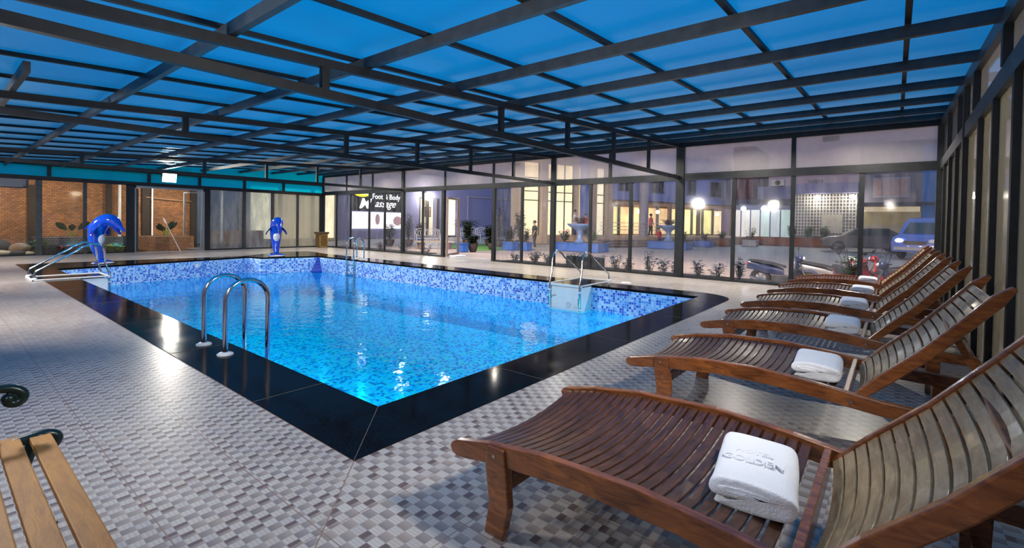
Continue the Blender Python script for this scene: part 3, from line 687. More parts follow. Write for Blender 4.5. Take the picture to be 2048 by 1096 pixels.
TP = [(.47, -1.235, 8), (.47, -1.235, 3), (.50, -1.25, 2), (.50, -1.25, 4), (.52, -1.26, 1), (.52, -1.26, 2)]
tt = thing('folded_towel', TL[0], 'towel', (0, 0, 0), 'folded white towels on the loungers')
cl = make_towel().build('cloth', TERRY, tt, smooth=80)
sb = cl.modifiers.new('soft', 'SUBSURF'); sb.levels = 1; sb.render_levels = 1
tx = lambda s, sz, xx, zz, sx=1: text_mesh(s, sz, 'embossed_lettering', TERRY, tt, (xx, 0.0, zz), Matrix.Rotation(math.radians(-90), 3, 'Z'), 0.0055, .0009, scale=(sx, 1, 1))
for i, ((x, y, a), lb) in enumerate(zip(TP, TL)):
    loc = (LX[i]+x, -.76+y, .352); rz = math.radians(a)
    if i: dup(tt, None, loc, rz, lb)
    else: tt.location = loc; tt.rotation_euler[2] = rz
tx('HOTEL', .046, .055, .1150, .95); tx('GOLDEN', .066, -.025, .1145, .82)   # only the nearest towel shows its raised letters

# ------------------------------------------------------------------ ladders and rails
def hoop(x0, x1, y, zt, zb0, zb1, r=.025):
    """handrail bent over from x0 (deck) to x1 (pool)"""
    R_ = abs(x1-x0)/2; cx = (x0+x1)/2; sg = 1 if x1 > x0 else -1
    P = [(x0, y, zb0), (x0, y, (zb0+zt-R_)/2), (x0, y, zt-R_)]
    for k in range(1, 13): a = pi-k*pi/13; P.append((cx+R_*math.cos(a)*sg, y, zt-R_+R_*math.sin(a)*1.0))
    P += [(x1, y, zt-R_), (x1, y, 0), (x1, y, zb1)]
    mb = MB(); mb.tube(P, r, 14); return mb
def ladder(name, label, x0, x1, y0, y1, steps):
    t = thing(name, label, 'ladder', ((x0+x1)/2, (y0+y1)/2, 0))
    for y in (y0, y1):
        hoop(x0, x1, y, .75, .0, -1.25).build('handrail', CHROME, t, smooth=True)
        mb = MB(); mb.lathe([(.075, .0), (.075, .012), (.055, .024), (.028, .028)], (x0, y, .004), 24); mb.build('flange', WHITE, t, smooth=True)
    if steps:
        for z in (-.18, -.52, -.86, -1.15):
            mb = MB(); mb.box(x1-.05, x1+.05, min(y0, y1)+.02, max(y0, y1)-.02, z-.02, z+.015); mb.build('step', CHROME, t, bevel=.004)
ladder('pool_ladder', 'chrome pool ladder rails with white flanges on the near left pool edge', .36, .78, 3.44, 2.86, True)
ladder('pool_ladder', 'small chrome pool ladder on the far long side of the pool', 8.23, 7.82, 12.62, 12.18, True)

def filter_unit(label, loc, rz, halfy, back):
    t = thing('pool_filter_unit', label, 'pool filter', loc, 'white filter boxes hanging on the pool edge', rz=rz)
    B = lambda mb, *a, **k: mb.build(*a, world=False, **k)
    h = halfy; mb = MB()
    front = [(.02, -.02), (.46, -.02), (.50, -.06), (.50, -.50), (.46, -.60), (.02, -.60)]
    n = len(front)
    b_ = [(x, -h, z) for x, z in front]; t_ = [(x, h, z) for x, z in front]
    mb.add(b_+t_, [list(range(n))[::-1], [n+i for i in range(n)]]+[(i, (i+1) % n, n+(i+1) % n, n+i) for i in range(n)])
    B(mb, 'housing', WHITE, t, bevel=.02)
    mb = MB(); mb.box(-back, .50, -h, h, .006, .016)
    B(mb, 'cover_plate', GRAN, t)
    mb = MB()
    for y in (-h, h): mb.box(-back-.02, .52, y-.02, y+.02, .004, .03)
    mb.box(.49, .53, -h-.02, h+.02, -.02, .03); mb.box(-back-.03, -back+.01, -h-.02, h+.02, .004, .03); B(mb, 'white_trim', WHITE, t, bevel=.005)
    for y in (-h+.05, h-.02):
        P = [(-back+.02, y, .02), (-back+.02, y, .14)]+[(-back+.02+.03, y, .20)]
        P += [(-.05, y, .60), (.03, y, .68)]
        for k in range(0, 7): a = math.radians(130-k*130/6); P.append((.24+.20*math.cos(a), y, .56+.20*math.sin(a)))
        P += [(.44, y, .3), (.44+.09, y, .02), (.53, y, -.3), (.53, y, -.52)] if False else [(.455, y, .30), (.535, y, .04), (.54, y, -.3), (.54, y, -.53)]
        mb = MB(); mb.tube(P, .021, 12); B(mb, 'handrail', CHROME, t, smooth=True)
        mb = MB(); mb.lathe([(.05, 0), (.05, .02), (.025, .035)], (-back+.02, y, .03), 16); B(mb, 'flange', WHITE, t, smooth=True)
        for z in (-.12, -.5): mb = MB(); mb.box(.50, .56, y-.03, y+.03, z-.02, z+.02); B(mb, 'clamp', WHITE, t, bevel=.004)
    # recessed grip, vertical slot, round badge, name mark and side hook
    GREY = mat('grey_recess', (.28, .31, .36), .5)
    mb = MB()
    for k in range(8):
        a0, a1 = math.radians(90+k*85/8), math.radians(90+(k+1)*85/8); c = (-h*.75, -.50)
        sg = 1
        p = lambda a, r: (.503, -h*.30*0-h*.52+.0+r*1.0*math.cos(a)*-1*sg*-1, -.46+r*math.sin(a))
        mb.quad(p(a0, .20), p(a1, .20), p(a1, .235), p(a0, .235))
    B(mb, 'grip_recess', GREY, t, fix=False)
    mb = MB(); mb.box(.499, .505, h*.9-.04, h*.9, -.42, -.26); B(mb, 'slot', GREY, t)
    mb = MB(); mb.tube([(.5, .10, -.43), (.506, .10, -.43)], .062, 24); B(mb, 'badge', GREY, t)
    mb = MB(); mb.tube([(.505, .10, -.43), (.509, .10, -.43)], .050, 24); B(mb, 'badge_disc', WHITE, t)
    S = [(.511, .10+.022*math.cos(a), -.415+.016*math.sin(a)) for a in [math.radians(v) for v in range(20, 271, 25)]]+[(.511, .10+.022*math.cos(a), -.447+.016*math.sin(a)) for a in [math.radians(v) for v in range(90, -161, -25)]]
    mb = MB(); mb.tube(S, .004, 6); B(mb, 'badge_letter', GREY, t)
    mb = MB(); mb.box(.499, .503, h*.6, h*.9, -.475, -.463); B(mb, 'name_mark', GREY, t)
    return t
filter_unit('white filter box hanging in the pool with two chrome rails, on the far long side', (8.02, 3.36, 0), pi, .43, .86)
filter_unit('white framed filter box with two slanting chrome rails, at the left end of the pool', (.60, 12.0, 0), 0, .45, .72)

# ------------------------------------------------------------------ dolphins
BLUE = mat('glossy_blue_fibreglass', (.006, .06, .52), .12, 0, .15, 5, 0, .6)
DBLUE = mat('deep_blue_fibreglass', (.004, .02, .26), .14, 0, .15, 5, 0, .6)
BELLY = mat('glossy_white_belly', (.72, .68, .70), .2, 0, .05, 5, 0, .5)
def make_dolphin(label, loc, rz):
    t = thing('dolphin_statue', label, 'statue', loc, 'blue dolphin statues at the end of the pool', rz=rz)
    B = lambda mb, *a, **k: mb.build(*a, world=False, **k)
    S = [(.10, .08, .07), (.04, .20, .085), (-.02, .38, .115), (-.06, .58, .145), (-.06, .78, .165), (-.01, .97, .175), (.09, 1.12, .178), (.23, 1.20, .172), (.36, 1.18, .155), (.46, 1.10, .115), (.53, 1.02, .065), (.60, .95, .045), (.66, .90, .03), (.68, .885, .012)]
    mb = MB(); mb.tube([(x, 0, z) for x, z, r in S], [r*1.12 for *_, r in S], 20); body = B(mb, 'body', BLUE, t, smooth=80)
    sb = body.modifiers.new('soft', 'SUBSURF'); sb.levels = 1; sb.render_levels = 1
    mb = MB(); J = [(.36, 1.08, .09), (.44, .98, .075), (.50, .89, .045), (.55, .82, .03), (.565, .80, .012)]
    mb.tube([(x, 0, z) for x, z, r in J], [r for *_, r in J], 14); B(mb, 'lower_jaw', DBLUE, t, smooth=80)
    mb = MB(); mb.ball((.045, 0, .70), (.105, .115, .21), 18, 12); b_ = B(mb, 'belly_patch', BELLY, t, smooth=80)
    def fin(pts, th, name, m_=BLUE):
        R_ = []
        for (x, y, z, w) in pts: R_.append([(x+w*math.cos(2*pi*k/10), y+th*(w/.12)*math.sin(2*pi*k/10)*.5+0, z+w*.25*math.cos(2*pi*k/10)) for k in range(10)])
        mb = MB(); mb.rings(R_); return B(mb, name, m_, t, smooth=80)
    mb = MB(); P = []
    R_ = [[(-.10+w*a+ox, th*b, z0+w*a*.9+oz) for a, b in ((-1, 0), (-.5, .8), (.5, .8), (1, 0), (.5, -.8), (-.5, -.8))] for w, th, ox, oz, z0 in ((.14, .03, 0, 0, 1.06), (.12, .026, -.08, .02, 1.05), (.09, .02, -.15, .0, 1.03), (.045, .012, -.20, -.05, 1.0))]
    mb.rings(R_); B(mb, 'dorsal_fin', BLUE, t, smooth=80)
    for sg in (-1, 1):
        R_ = []
        for (x, y, z, w) in ((.04, .12, 1.0, .09), (.05, .21, .94, .085), (.05, .28, .86, .07), (.045, .315, .79, .04), (.045, .325, .76, .015)):
            R_.append([(x+w*math.cos(2*pi*k/10), sg*(y+.022*math.sin(2*pi*k/10)), z-.0+w*.5*math.cos(2*pi*k/10)) for k in range(10)])
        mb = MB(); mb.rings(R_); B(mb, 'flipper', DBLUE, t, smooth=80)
        R_ = []
        for (x, y, z, w) in ((.10, .0, .10, .07), (.14, .08, .075, .10), (.16, .16, .055, .09), (.14, .23, .04, .055), (.11, .27, .035, .02)):
            R_.append([(x+w*math.cos(2*pi*k/10), sg*y, z+.032*math.sin(2*pi*k/10)+.0) for k in range(10)])
        mb = MB(); mb.rings(R_); B(mb, 'tail_fluke', BLUE, t, smooth=80)
        mb = MB(); mb.ball((.40, sg*.132, 1.13), (.022, .012, .022), 10, 6); B(mb, 'eye', BELLY, t, smooth=80)
        mb = MB(); mb.ball((.402, sg*.142, 1.13), (.011, .006, .012), 8, 6); B(mb, 'pupil', mat('black_paint', (.01, .01, .01), .2), t, smooth=80)
    mb = MB(); mb.lathe([(.22, 0), (.24, .02), (.20, .04), (.10, .055)], (.12, 0, 0), 20, 1, 1.15); B(mb, 'white_foam_base', BELLY, t, smooth=80)
    t.scale = (1.06, 1.06, 1.06)
    return t
make_dolphin('glossy blue dolphin statue seen from the side, at the left far corner of the pool', (1.62, 15.5, .004), math.atan2(-.72, .72))
make_dolphin('glossy blue dolphin statue facing the camera with white belly, near the far right pool corner', (6.62, 15.35, .004), math.atan2(-.93, -.36)+.12)

# ------------------------------------------------------------------ bench in the front left corner
WD_BENCH = wood('honey_bench_slats', (.23, .080, .004), (.43, .185, .014), (7, 1.2, 7), .6, 0)
IRON = mat('dark_green_cast_iron', (.008, .022, .022), .3, .3, .2, 12, .1)
t = thing('garden_bench', 'honey coloured slatted bench with curled dark iron ends, front left corner', 'bench', (-1.5, -.3, 0))
for i, x in enumerate([-1.285, -1.378, -1.471, -1.564, -1.657]):
    mb = MB(); z = .43+.004*i; mb.box(x, x+.068, -1.75, .50, z-.012, z+.012); mb.build('seat_slat', WD_BENCH, t, bevel=.005)
for i, (x, z) in enumerate([(-1.76, .56), (-1.79, .65), (-1.82, .74), (-1.85, .83)]):
    mb = MB(); mb.bar((x, -1.75, z), (x, .50, z), .02, .07, (-.3, 0, 1)); mb.build('back_slat', WD_BENCH, t, bevel=.004)
for y in (.47, -1.7):
    mb = MB()
    P = [(-1.205, y, .385), (-1.195, y, .405), (-1.205, y, .425), (-1.24, y, .437), (-1.32, y, .428), (-1.45, y, .415), (-1.62, y, .408), (-1.72, y, .42), (-1.80, y, .60), (-1.88, y, .90)]
    mb.tube(smooth_path(P), .021, 12); mb.ball(P[0], .021, 10, 6)
    mb.tube([(-1.43, y, .41), (-1.40, y, .48), (-1.42, y, .56), (-1.50, y, .615), (-1.60, y, .63)], [.03, .026, .02, .018, .018], 10)
    A = [(-1.70, y, .62), (-1.60, y, .645), (-1.48, y, .665), (-1.38, y, .67), (-1.33, y, .66), (-1.302, y, .635), (-1.305, y, .61), (-1.325, y, .598), (-1.345, y, .607), (-1.345, y, .622)]
    mb.tube(smooth_path(A), .019, 12); mb.ball(A[-1], .024, 12, 8); mb.ball((-1.33, y, .625), (.03, .012, .03), 12, 8)
    mb.tube([(-1.27, y, .42), (-1.30, y, .30), (-1.25, y, .15), (-1.22, y, .02), (-1.20, y, .012)], [.024, .02, .02, .022, .02], 10)
    mb.tube([(-1.68, y, .41), (-1.70, y, .25), (-1.78, y, .1), (-1.82, y, .015)], .02, 10)
    mb.build('end_frame', IRON, t, smooth=True)
mb = MB(); mb.box(-1.66, -1.24, -.63, -.58, .40, .417); mb.tube([(-1.40, -.6, .40), (-1.44, -.6, .25), (-1.48, -.6, .0)], .018, 8); mb.build('middle_support', IRON, t)
mb = MB()
for x in (-1.25, -1.345, -1.44): mb.lathe([(.009, 0), (.008, .003)], (x, .455, .442), 10)
mb.build('bolt', SCREW, t)

# ------------------------------------------------------------------ small things on the deck
def flood(name, label, loc, target, w=.36, h=.26):
    t = thing(name, label, 'lamp', loc)
    M = (Vector(target)-Vector(loc)).to_track_quat('Y', 'Z').to_matrix()
    def T(mb): mb.v = [tuple(M @ Vector(v)+Vector(loc)) for v in mb.v]; return mb
    mb = MB(); mb.box(-w/2, w/2, -.09, -.01, -h/2, h/2); T(mb).build('housing', mat('lamp_housing', (.12, .12, .12), .4), t, bevel=.01)
    mb = MB(); mb.box(-w/2+.015, w/2-.015, -.012, .0, -h/2+.015, h/2-.015); T(mb).build('lamp_glass', emit('flood_glow', (1, .96, .82), 5), t)
    mb = MB(); mb.bar((-w/2-.015, -.05, 0), (-w/2-.015, -.05, h*.8), .01, .03); mb.bar((w/2+.015, -.05, 0), (w/2+.015, -.05, h*.8), .01, .03); mb.bar((-w/2-.02, -.05, h*.8), (w/2+.02, -.05, h*.8), .03, .01); T(mb).build('bracket', STEEL, t)
flood('floodlight', 'bright square floodlight mounted above the opening in the far wall', (4.59, 20.02, 2.93), (4.9, 12.0, 1.0), .50, .38)
flood('floodlight', 'added fill floodlight hung from the nearest truss, out of view on the left', (-1.75, 2.27, 2.60), (4.5, -3.0, 0))
flood('floodlight', 'added fill floodlight on the right wall transom, out of view beside the camera', (.9, -2.93, 2.62), (2.0, 6, .5))
flood('floodlight', 'added fill floodlight behind the camera position, out of view', (-2.88, -2.3, 2.6), (1.0, 3.0, 0))
for i, (x, y, z) in enumerate(LEFT_FILL_FLOODS): flood('floodlight', 'added fill floodlight on the left wall, out of view, ' + ('nearest of the three', 'middle of the three', 'farthest of the three')[i], (x, y, z), (6.5, y+.5, 0))
t = thing('pedestal_bin', 'gilt and dark square pedestal standing in the far corner between the glass walls', 'pedestal', (10.88, 19.75, 0))
mb = MB(); mb.box(10.66, 11.10, 19.56, 19.94, 0, .66); mb.build('body', mat('dark_brass', (.17, .10, .035), .35, .4), t, bevel=.01)
mb = MB(); mb.box(10.62, 11.14, 19.52, 19.98, .66, .72); mb.box(10.60, 11.16, 19.50, 20.0, .72, .76); mb.build('cap', mat('brown_top', (.10, .06, .035), .4), t, bevel=.008)
mb = MB()
for x in (10.67, 11.06): mb.box(x, x+.035, 19.54, 19.56, .03, .65)
mb.box(10.67, 11.09, 19.54, 19.56, .02, .06); mb.box(10.67, 11.09, 19.54, 19.56, .6, .64); mb.build('gilt_trim', mat('gold_trim', (.75, .48, .14), .25, .8), t)
t = thing('storage_box', 'low white box on the deck in front of the open entrance', 'box', (11.05, 10.35, 0))
mb = MB(); mb.box(10.78, 11.30, 10.20, 10.50, 0.0, .10); mb.build('base', WHITE, t, bevel=.01)
mb = MB(); mb.box(10.76, 11.32, 10.18, 10.52, .10, .13); mb.build('lid', mat('white_lid', (.74, .76, .82), .35), t, bevel=.008)
mb = MB(); mb.lathe([(.12, 0), (.12, .012), (.09, .02), (.02, .022)], (8.95, 2.55, .0), 24)
tag(mb.build('skimmer_lid', WHITE, smooth=True), 'small round white lid on the deck right of the filter box', 'lid')
t = thing('cleaning_pole', 'long thin pole leaning in the opening of the far wall', 'pole', (4.95, 20.1, 0))
mb = MB(); mb.tube([(4.97, 20.0, .0), (4.55, 20.55, 1.28)], .018, 8); mb.build('shaft', mat('weathered_pole', (.42, .36, .33), .5), t)
mb = MB(); mb.tube([(4.60, 20.485, 1.13), (4.54, 20.565, 1.32)], .026, 8); mb.build('grip', WHITE, t)
# ================================================================== outside: courtyard and street
PAVE = brick('courtyard_paving', (.40, .33, .30), (.36, .30, .28), (.30, .24, .21), 1.2, rough=.55)
GREEN = mat('dark_leaf_green', (.012, .026, .010), .5, 0, .4, 8)
LGREEN = mat('fresh_leaf_green', (.10, .22, .03), .5, 0, .35, 8)
YGREEN = mat('yellow_green_leaf', (.42, .50, .06), .5, 0, .3, 8)
REDLEAF = mat('dark_red_leaf', (.14, .02, .02), .5, 0, .4, 8)
BROWN = mat('stem_brown', (.05, .03, .018), .8)
SOIL = mat('planting_soil', (.05, .035, .025), .95, 0, .4, 10, .3)
PBLUE = mat('blue_glazed_planter', (.03, .10, .38), .3, 0, .2, 4)
TERRA = mat('dark_clay_pot', (.028, .014, .015), .6)
def ground(name, poly, z, m_, label):
    mb = MB(); mb.prism(poly, z-.05, z); return tag(mb.build(name, m_), label, 'ground', kind='structure')
def sst(a, b, t): t = min(max((t-a)/(b-a), 0), 1); return t*t*(3-2*t)
def gz(x, y): return -.015-.40*(1-sst(15.5, 21, x))*(1-sst(.6, 2.2, y))*sst(-14, -9, y)
mb = MB(); gx = [11.36+.6*i for i in range(18)]+[24, 60]; gy = [-14+.5*i for i in range(36)]+[8, 45]
mb.add([(x, y, gz(x, y)) for x in gx for y in gy], [(i*len(gy)+j, (i+1)*len(gy)+j, (i+1)*len(gy)+j+1, i*len(gy)+j+1) for i in range(len(gx)-1) for j in range(len(gy)-1)])
tag(mb.build('courtyard_paving', mat('tan_paving', (.38, .31, .27), .5, 0, .12, 1.2), smooth=True), 'tan paved courtyard beyond the long glass wall', 'ground', kind='structure')
ground('garden_ground', [(-8, 20.35), (11.36, 20.35), (11.36, 45), (-8, 45)], -.015, mat('garden_earth', (.12, .09, .07), .9, 0, .4, 3, .2), 'bare garden strip behind the far wall')
ground('side_paving', [(-8, -14), (11.36, -14), (11.36, -3.25), (-8, -3.25)], -.02, mat('side_concrete', (.25, .24, .23), .8), 'concrete strip outside the right wall')
mb = MB(); mb.prism([(11.37, -3.2), (12.15, -3.2), (12.15, 8.6), (11.37, 8.6)], -.5, .02); mb.prism([(11.42, 13.0), (12.4, 13.0), (12.4, 20.2), (11.42, 20.2)], -.014, .02)
tag(mb.build('planting_bed', SOIL), 'narrow soil bed along the outside of the glass', 'bed', kind='structure')
mb = MB(); mb.prism([(14.9, 13.4), (18.5, 12.2), (22.0, 17.5), (19.5, 19.5), (16.2, 16.8)], -.014, .01)
tag(mb.build('lawn', mat('lawn_green', (.07, .19, .03), .9, 0, .4, 30, .5)), 'short green lawn beyond the open entrance', 'grass', kind='stuff')

def shrub(x, y, h, label, group=None, m_=None, n=9, spread=.22, leaf=.085, seed=0, name='garden_shrub', cat='shrub', z0=0.0, flowers=None):
    r = random.Random(seed+int(x*31+y*17)); t = thing(name, label, cat, (x, y, z0), group)
    st = MB(); fo = MB(); fl = MB()
    for i in range(n):
        a = r.uniform(0, 2*pi); d = r.uniform(.3, 1)*spread; hh = h*r.uniform(.55, 1)
        top = Vector((x+d*math.cos(a), y+d*math.sin(a), z0+hh)); base = Vector((x+.03*math.cos(a), y+.03*math.sin(a), z0)); mid = base.lerp(top, .5)+Vector((r.uniform(-.03, .03), r.uniform(-.03, .03), 0))
        st.tube([base, mid, top], [.008, .006, .003], 5)
        for k in range(13):
            tt_ = .22+.78*k/12; p = base.lerp(mid, tt_*2) if tt_ < .5 else mid.lerp(top, tt_*2-1); b = r.uniform(0, 2*pi); l = leaf*r.uniform(.7, 1.3)
            fo.leaf(p, p+Vector((l*math.cos(b), l*math.sin(b), l*r.uniform(-.1, .6))), l*.62, l*.2, 2)
        if flowers and i % 2 == 0: fl.ball(tuple(top+Vector((0, 0, .02))), .035, 8, 5)
    st.build('stem', BROWN, t, fix=False); fo.build('foliage', m_ or GREEN, t, fix=False)
    if flowers: fl.build('flower', flowers, t)
    return t
SG = 'low shrubs growing outside the long glass wall'
for i, (x, y, h, n, sp, lab) in enumerate([
    (11.75, 12.95, .40, 8, .3, 'reddish low shrub outside the glass left of the open entrance'),
    (11.9, 14.6, .42, 8, .3, 'reddish low shrub outside the glass behind the far pool ladder'),
    (11.9, 16.3, .40, 8, .3, 'low dark shrub outside the glass below the massage sign'),
    (11.75, 8.2, .34, 7, .25, 'spiky green shrub outside the glass just right of the entrance'),
    (11.75, 7.3, .40, 12, .25, 'bushy low shrub outside the glass below the standing man'),
    (11.75, 6.7, .36, 12, .22, 'low shrub outside the glass left of the post by the filter box'),
    (11.75, 4.2, .52, 9, .26, 'dark shrub outside the glass right of the filter box rails'),
    (11.72, 3.85, .40, 7, .2, 'small dark shrub tucked beside the mullion right of the filter box'),
    (11.75, 3.15, .62, 10, .24, 'tallest dark shrub left of the widest post of the glass wall'),
    (11.75, 2.75, .46, 8, .2, 'thin shrub close left of the widest post of the glass wall'),
    (11.75, 2.38, .38, 6, .15, 'small shrub touching the widest post of the glass wall'),
    (11.75, 1.75, .46, 9, .2, 'loose dark shrub just right of the widest post'),
    (11.75, 1.25, .40, 8, .18, 'small upright shrub in the middle of the pane right of the widest post'),
    (11.75, .72, .60, 11, .2, 'dark shrub rising in front of the mullion left of the motorbikes'),
    (11.75, -.62, .50, 7, .25, 'thin shrub in front of the scooter with the round mirror')]):
    shrub(x, y, h, lab, SG, REDLEAF if i < 3 else GREEN, n, sp, .11, i)
shrub(11.8, -1.66, .78, 'taller fresh green shrub outside the glass, right of the scooter', None, LGREEN, 14, .24, .12, 3)
# clipped dark hedge
r = random.Random(4); fo = MB()
for i in range(900):
    y = r.uniform(4.65, 6.0); x = 11.8+r.uniform(-.2, .2); z = r.uniform(.03, .42+.05*math.sin(y*6)); b = r.uniform(0, 2*pi); fo.leaf((x, y, z), (x+.06*math.cos(b), y+.06*math.sin(b), z+r.uniform(-.02, .05)), .04, .01, 2)
t = thing('garden_hedge', 'dense dark clipped hedge outside the glass behind the filter box', 'hedge', (11.8, 5.3, 0)); fo.build('foliage', GREEN, t, fix=False)
mb = MB(); mb.box(11.66, 11.94, 4.7, 5.95, 0, .33); mb.build('twig_core', mat('hedge_core', (.012, .016, .008), 1, 0, .5, 30, .6), t)

def planter_box(x, y, w, h, label, m_=PBLUE, plant=None, group='blue box planters in the courtyard', d=None):
    d = d or w
    t = thing('planter_box', label, 'planter', (x, y, 0), group)
    mb = MB(); mb.box(x-w/2, x+w/2, y-d/2, y+d/2, 0, h); mb.build('box', m_, t, bevel=.02)
    mb = MB(); mb.box(x-w/2-.03, x+w/2+.03, y-d/2-.03, y+d/2+.03, h-.06, h); mb.build('rim', m_, t, bevel=.01)
    mb = MB(); mb.box(x-w/2+.04, x+w/2-.04, y-d/2+.04, y+d/2-.04, h-.01, h+.012); mb.build('soil', SOIL, t)
    if plant: shrub(x, y, plant[0], plant[1], None, plant[2], 16, w*.45, .14, int(x*10), 'planter_shrub', 'shrub', h+.01)
planter_box(14.05, 13.08, .40, .42, 'small bright blue planter box right outside the open entrance')
planter_box(17.1, 12.7, .62, .42, 'blue planter box behind the dark pot, right of the entrance', plant=(.85, 'leafy shrub in the blue planter right of the entrance', GREEN))
planter_box(17.45, 12.0, .46, .42, 'blue planter box left of the standing man', plant=(.75, 'leafy shrub in the planter left of the standing man', GREEN))
planter_box(31.2, 7.5, 1.0, .40, 'blue cube planter far off, in the first pane right of the widest post', plant=(.6, 'grey green shrub in the far blue cube planter', GREEN))
planter_box(33.5, 7.0, 1.1, .5, 'brown planter trough at the far edge of the paving', mat('brown_planter', (.16, .07, .04), .7), (.6, 'bush in the brown trough at the far edge of the paving', LGREEN), None)
planter_box(35.5, 5.6, .9, .45, 'pale grey planter box at the foot of the street wall', mat('grey_planter', (.35, .36, .40), .6), (.9, 'pink flowering bush in the pale grey planter', LGREEN), None)
def pot_plant(x, y, r_, h, label, plab, ph, m_=TERRA, leafm=GREEN, n=18, lf=.2):
    t = thing('plant_pot', label, 'pot', (x, y, 0)); mb = MB(); mb.lathe([(r_*.6, 0), (r_*.75, h*.2), (r_, h*.75), (r_*.95, h*.88), (r_*1.08, h), (r_*.9, h), (r_*.85, h*.9)], (x, y, 0), 18); mb.build('pot', m_, t, smooth=True)
    shrub(x, y, ph, plab, None, leafm, n, r_*1.1, lf, int(y*7), 'potted_shrub', 'plant', h*.9)
pot_plant(14.5, 12.85, .24, .40, 'dark clay pot beside the small blue planter outside the entrance', 'bushy green plant in the clay pot outside the entrance', .42)
pot_plant(16.4, 13.35+.0, .22, .36, 'dark round pot behind the first fixed pane right of the entrance', 'dark plant in the round pot right of the entrance', .4)
pot_plant(15.2, 18.4, .26, .36, 'pot behind the glass below the massage sign poster', 'tall dark shrub in front of the massage sign poster', 1.5, TERRA, GREEN, 26, .16)
pot_plant(17.0, 19.6, .3, .4, 'blue pot left of the tall shrub by the massage sign', 'rounded dark shrub in the blue pot by the massage sign', .9, PBLUE)
pot_plant(17.6, 16.2, .3, .4, 'dark pot left of the lit doorway behind the glass', 'broad dark shrub left of the lit doorway', 1.1, TERRA, GREEN, 26, .22)
pot_plant(19.0, 15.8, .3, .4, 'dark pot in front of the lit doorway', 'dark bush below the framed pictures of the lit doorway', .8, TERRA, GREEN, 30, .22)
pot_plant(19.8, 15.0, .28, .35, 'dark pot at the left edge of the open entrance', 'dark bush close to the open door leaf', .7, TERRA, GREEN, 26, .2)
pot_plant(18.9, 15.0, .26, .4, 'dark pot behind the first fixed pane right of the entrance, left one', 'tall thin dark shrub behind the first fixed pane right of the entrance', 1.9, TERRA, GREEN, 16, .2)
pot_plant(19.4, 13.9, .28, .4, 'dark pot behind the planters right of the entrance', 'tall bushy dark shrub left of the lit restaurant windows', 1.7, TERRA, GREEN, 30, .2)
pot_plant(14.4, 19.0, .26, .36, 'dark pot behind the second pane of the long wall', 'dark shrub left of the massage sign poster', .9, TERRA, GREEN, 26, .16)
# cycad in a pale blue pot
def cycad(x, y, s, label, plab):
    t = thing('plant_pot', plab, 'pot', (x, y, 0)); mb = MB(); mb.lathe([(.5*s, 0), (.62*s, .15*s), (.66*s, .8*s), (.72*s, .95*s), (.6*s, .95*s), (.55*s, .85*s)], (x, y, 0), 18); mb.build('pot', mat('pale_blue_pot', (.15, .20, .36), .5), t, smooth=True)
    t = thing('cycad', label, 'cycad', (x, y, .85*s)); mb = MB(); mb.lathe([(.2*s, 0), (.24*s, .2*s), (.16*s, .42*s)], (x, y, .85*s), 12); mb.build('trunk', BROWN, t)
    fo = MB()
    for k in range(22):
        a = 2*pi*k/22+.3*(k % 3); el = .35+.55*(k % 4)/3; L_ = 1.15*s; c = Vector((x, y, 1.2*s)); pr = c
        pts = [c+Vector((math.cos(a)*L_*q*math.cos(el*(1-q)), math.sin(a)*L_*q*math.cos(el*(1-q)), L_*(math.sin(el)*q-.55*q*q))) for q in (0, .25, .5, .75, 1)]
        for u in range(4):
            for v in range(4):
                p = pts[u].lerp(pts[u+1], v/4); d = (pts[u+1]-pts[u]).normalized(); sd = d.cross(Vector((0, 0, 1))).normalized(); ll = .22*s*(1-.5*u/4)
                for sg in (-1, 1): fo.leaf(p, p+sd*sg*ll+d*ll*.5+Vector((0, 0, .02)), .04*s, .02, 2)
        fo.tube(pts, .012*s, 4)
    fo.build('fronds', GREEN, t, fix=False)
cycad(26.6, 25.0, 1.0, 'dark spreading cycad in the pale blue pot, seen through the open entrance', 'large pale blue pot holding the cycad')
def park_bench(x, y, rz, w, label, m_):
    t = thing('iron_bench', label, 'bench', (x, y, 0), 'wrought iron benches in the courtyard', rz=rz); B = lambda mb, n: mb.build(n, m_, t, world=False)
    mb = MB(); 
    for k in range(5): mb.box(-w/2, w/2, -.05-.09*k, .02-.09*k, .43, .45)
    B(mb, 'seat'); mb = MB(); mb.tube([(-w/2, .05, .45), (-w/2, .1, .9), (-w/4, .1, .98), (0, .1, .9), (w/4, .1, .98), (w/2, .1, .9), (w/2, .05, .45)], .022, 6)
    k = -w/2
    while k < w/2-.1:
        mb.tube([(k, .06, .5), (k+.1, .09, .9)], .012, 5); mb.tube([(k+.1, .06, .5), (k, .09, .9)], .012, 5); k += .14
    B(mb, 'backrest')
    for sx in (-w/2+.03, w/2-.03): mb = MB(); mb.tube([(sx, .05, .45), (sx, .1, .0)], .02, 6); mb.tube([(sx, -.40, .45), (sx, -.42, 0)], .02, 6); mb.tube([(sx, .07, .68), (sx, -.3, .68), (sx, -.4, .45)], .018, 6); B(mb, 'side_frame')
WIRON = mat('white_painted_iron', (.45, .45, .5), .5)
park_bench(24.6, 21.0, -.6, 1.8, 'white scrolled iron bench seen through the open entrance', WIRON)
park_bench(22.2, 20.6, -.4, 1.5, 'white iron bench behind the open glass door leaf', WIRON)
park_bench(16.2, 18.0, -.5, 1.4, 'white iron bench behind the glass below the massage sign', WIRON)
t = thing('stone_bench', 'low pale stone bench behind the glass left of the open entrance', 'bench', (14.6, 16.0, 0)); mb = MB()
mb.bar((13.9, 16.3, .36), (15.4, 15.0, .36), .4, .07); mb.build('seat', mat('pale_stone', (.30, .26, .18), .7), t)
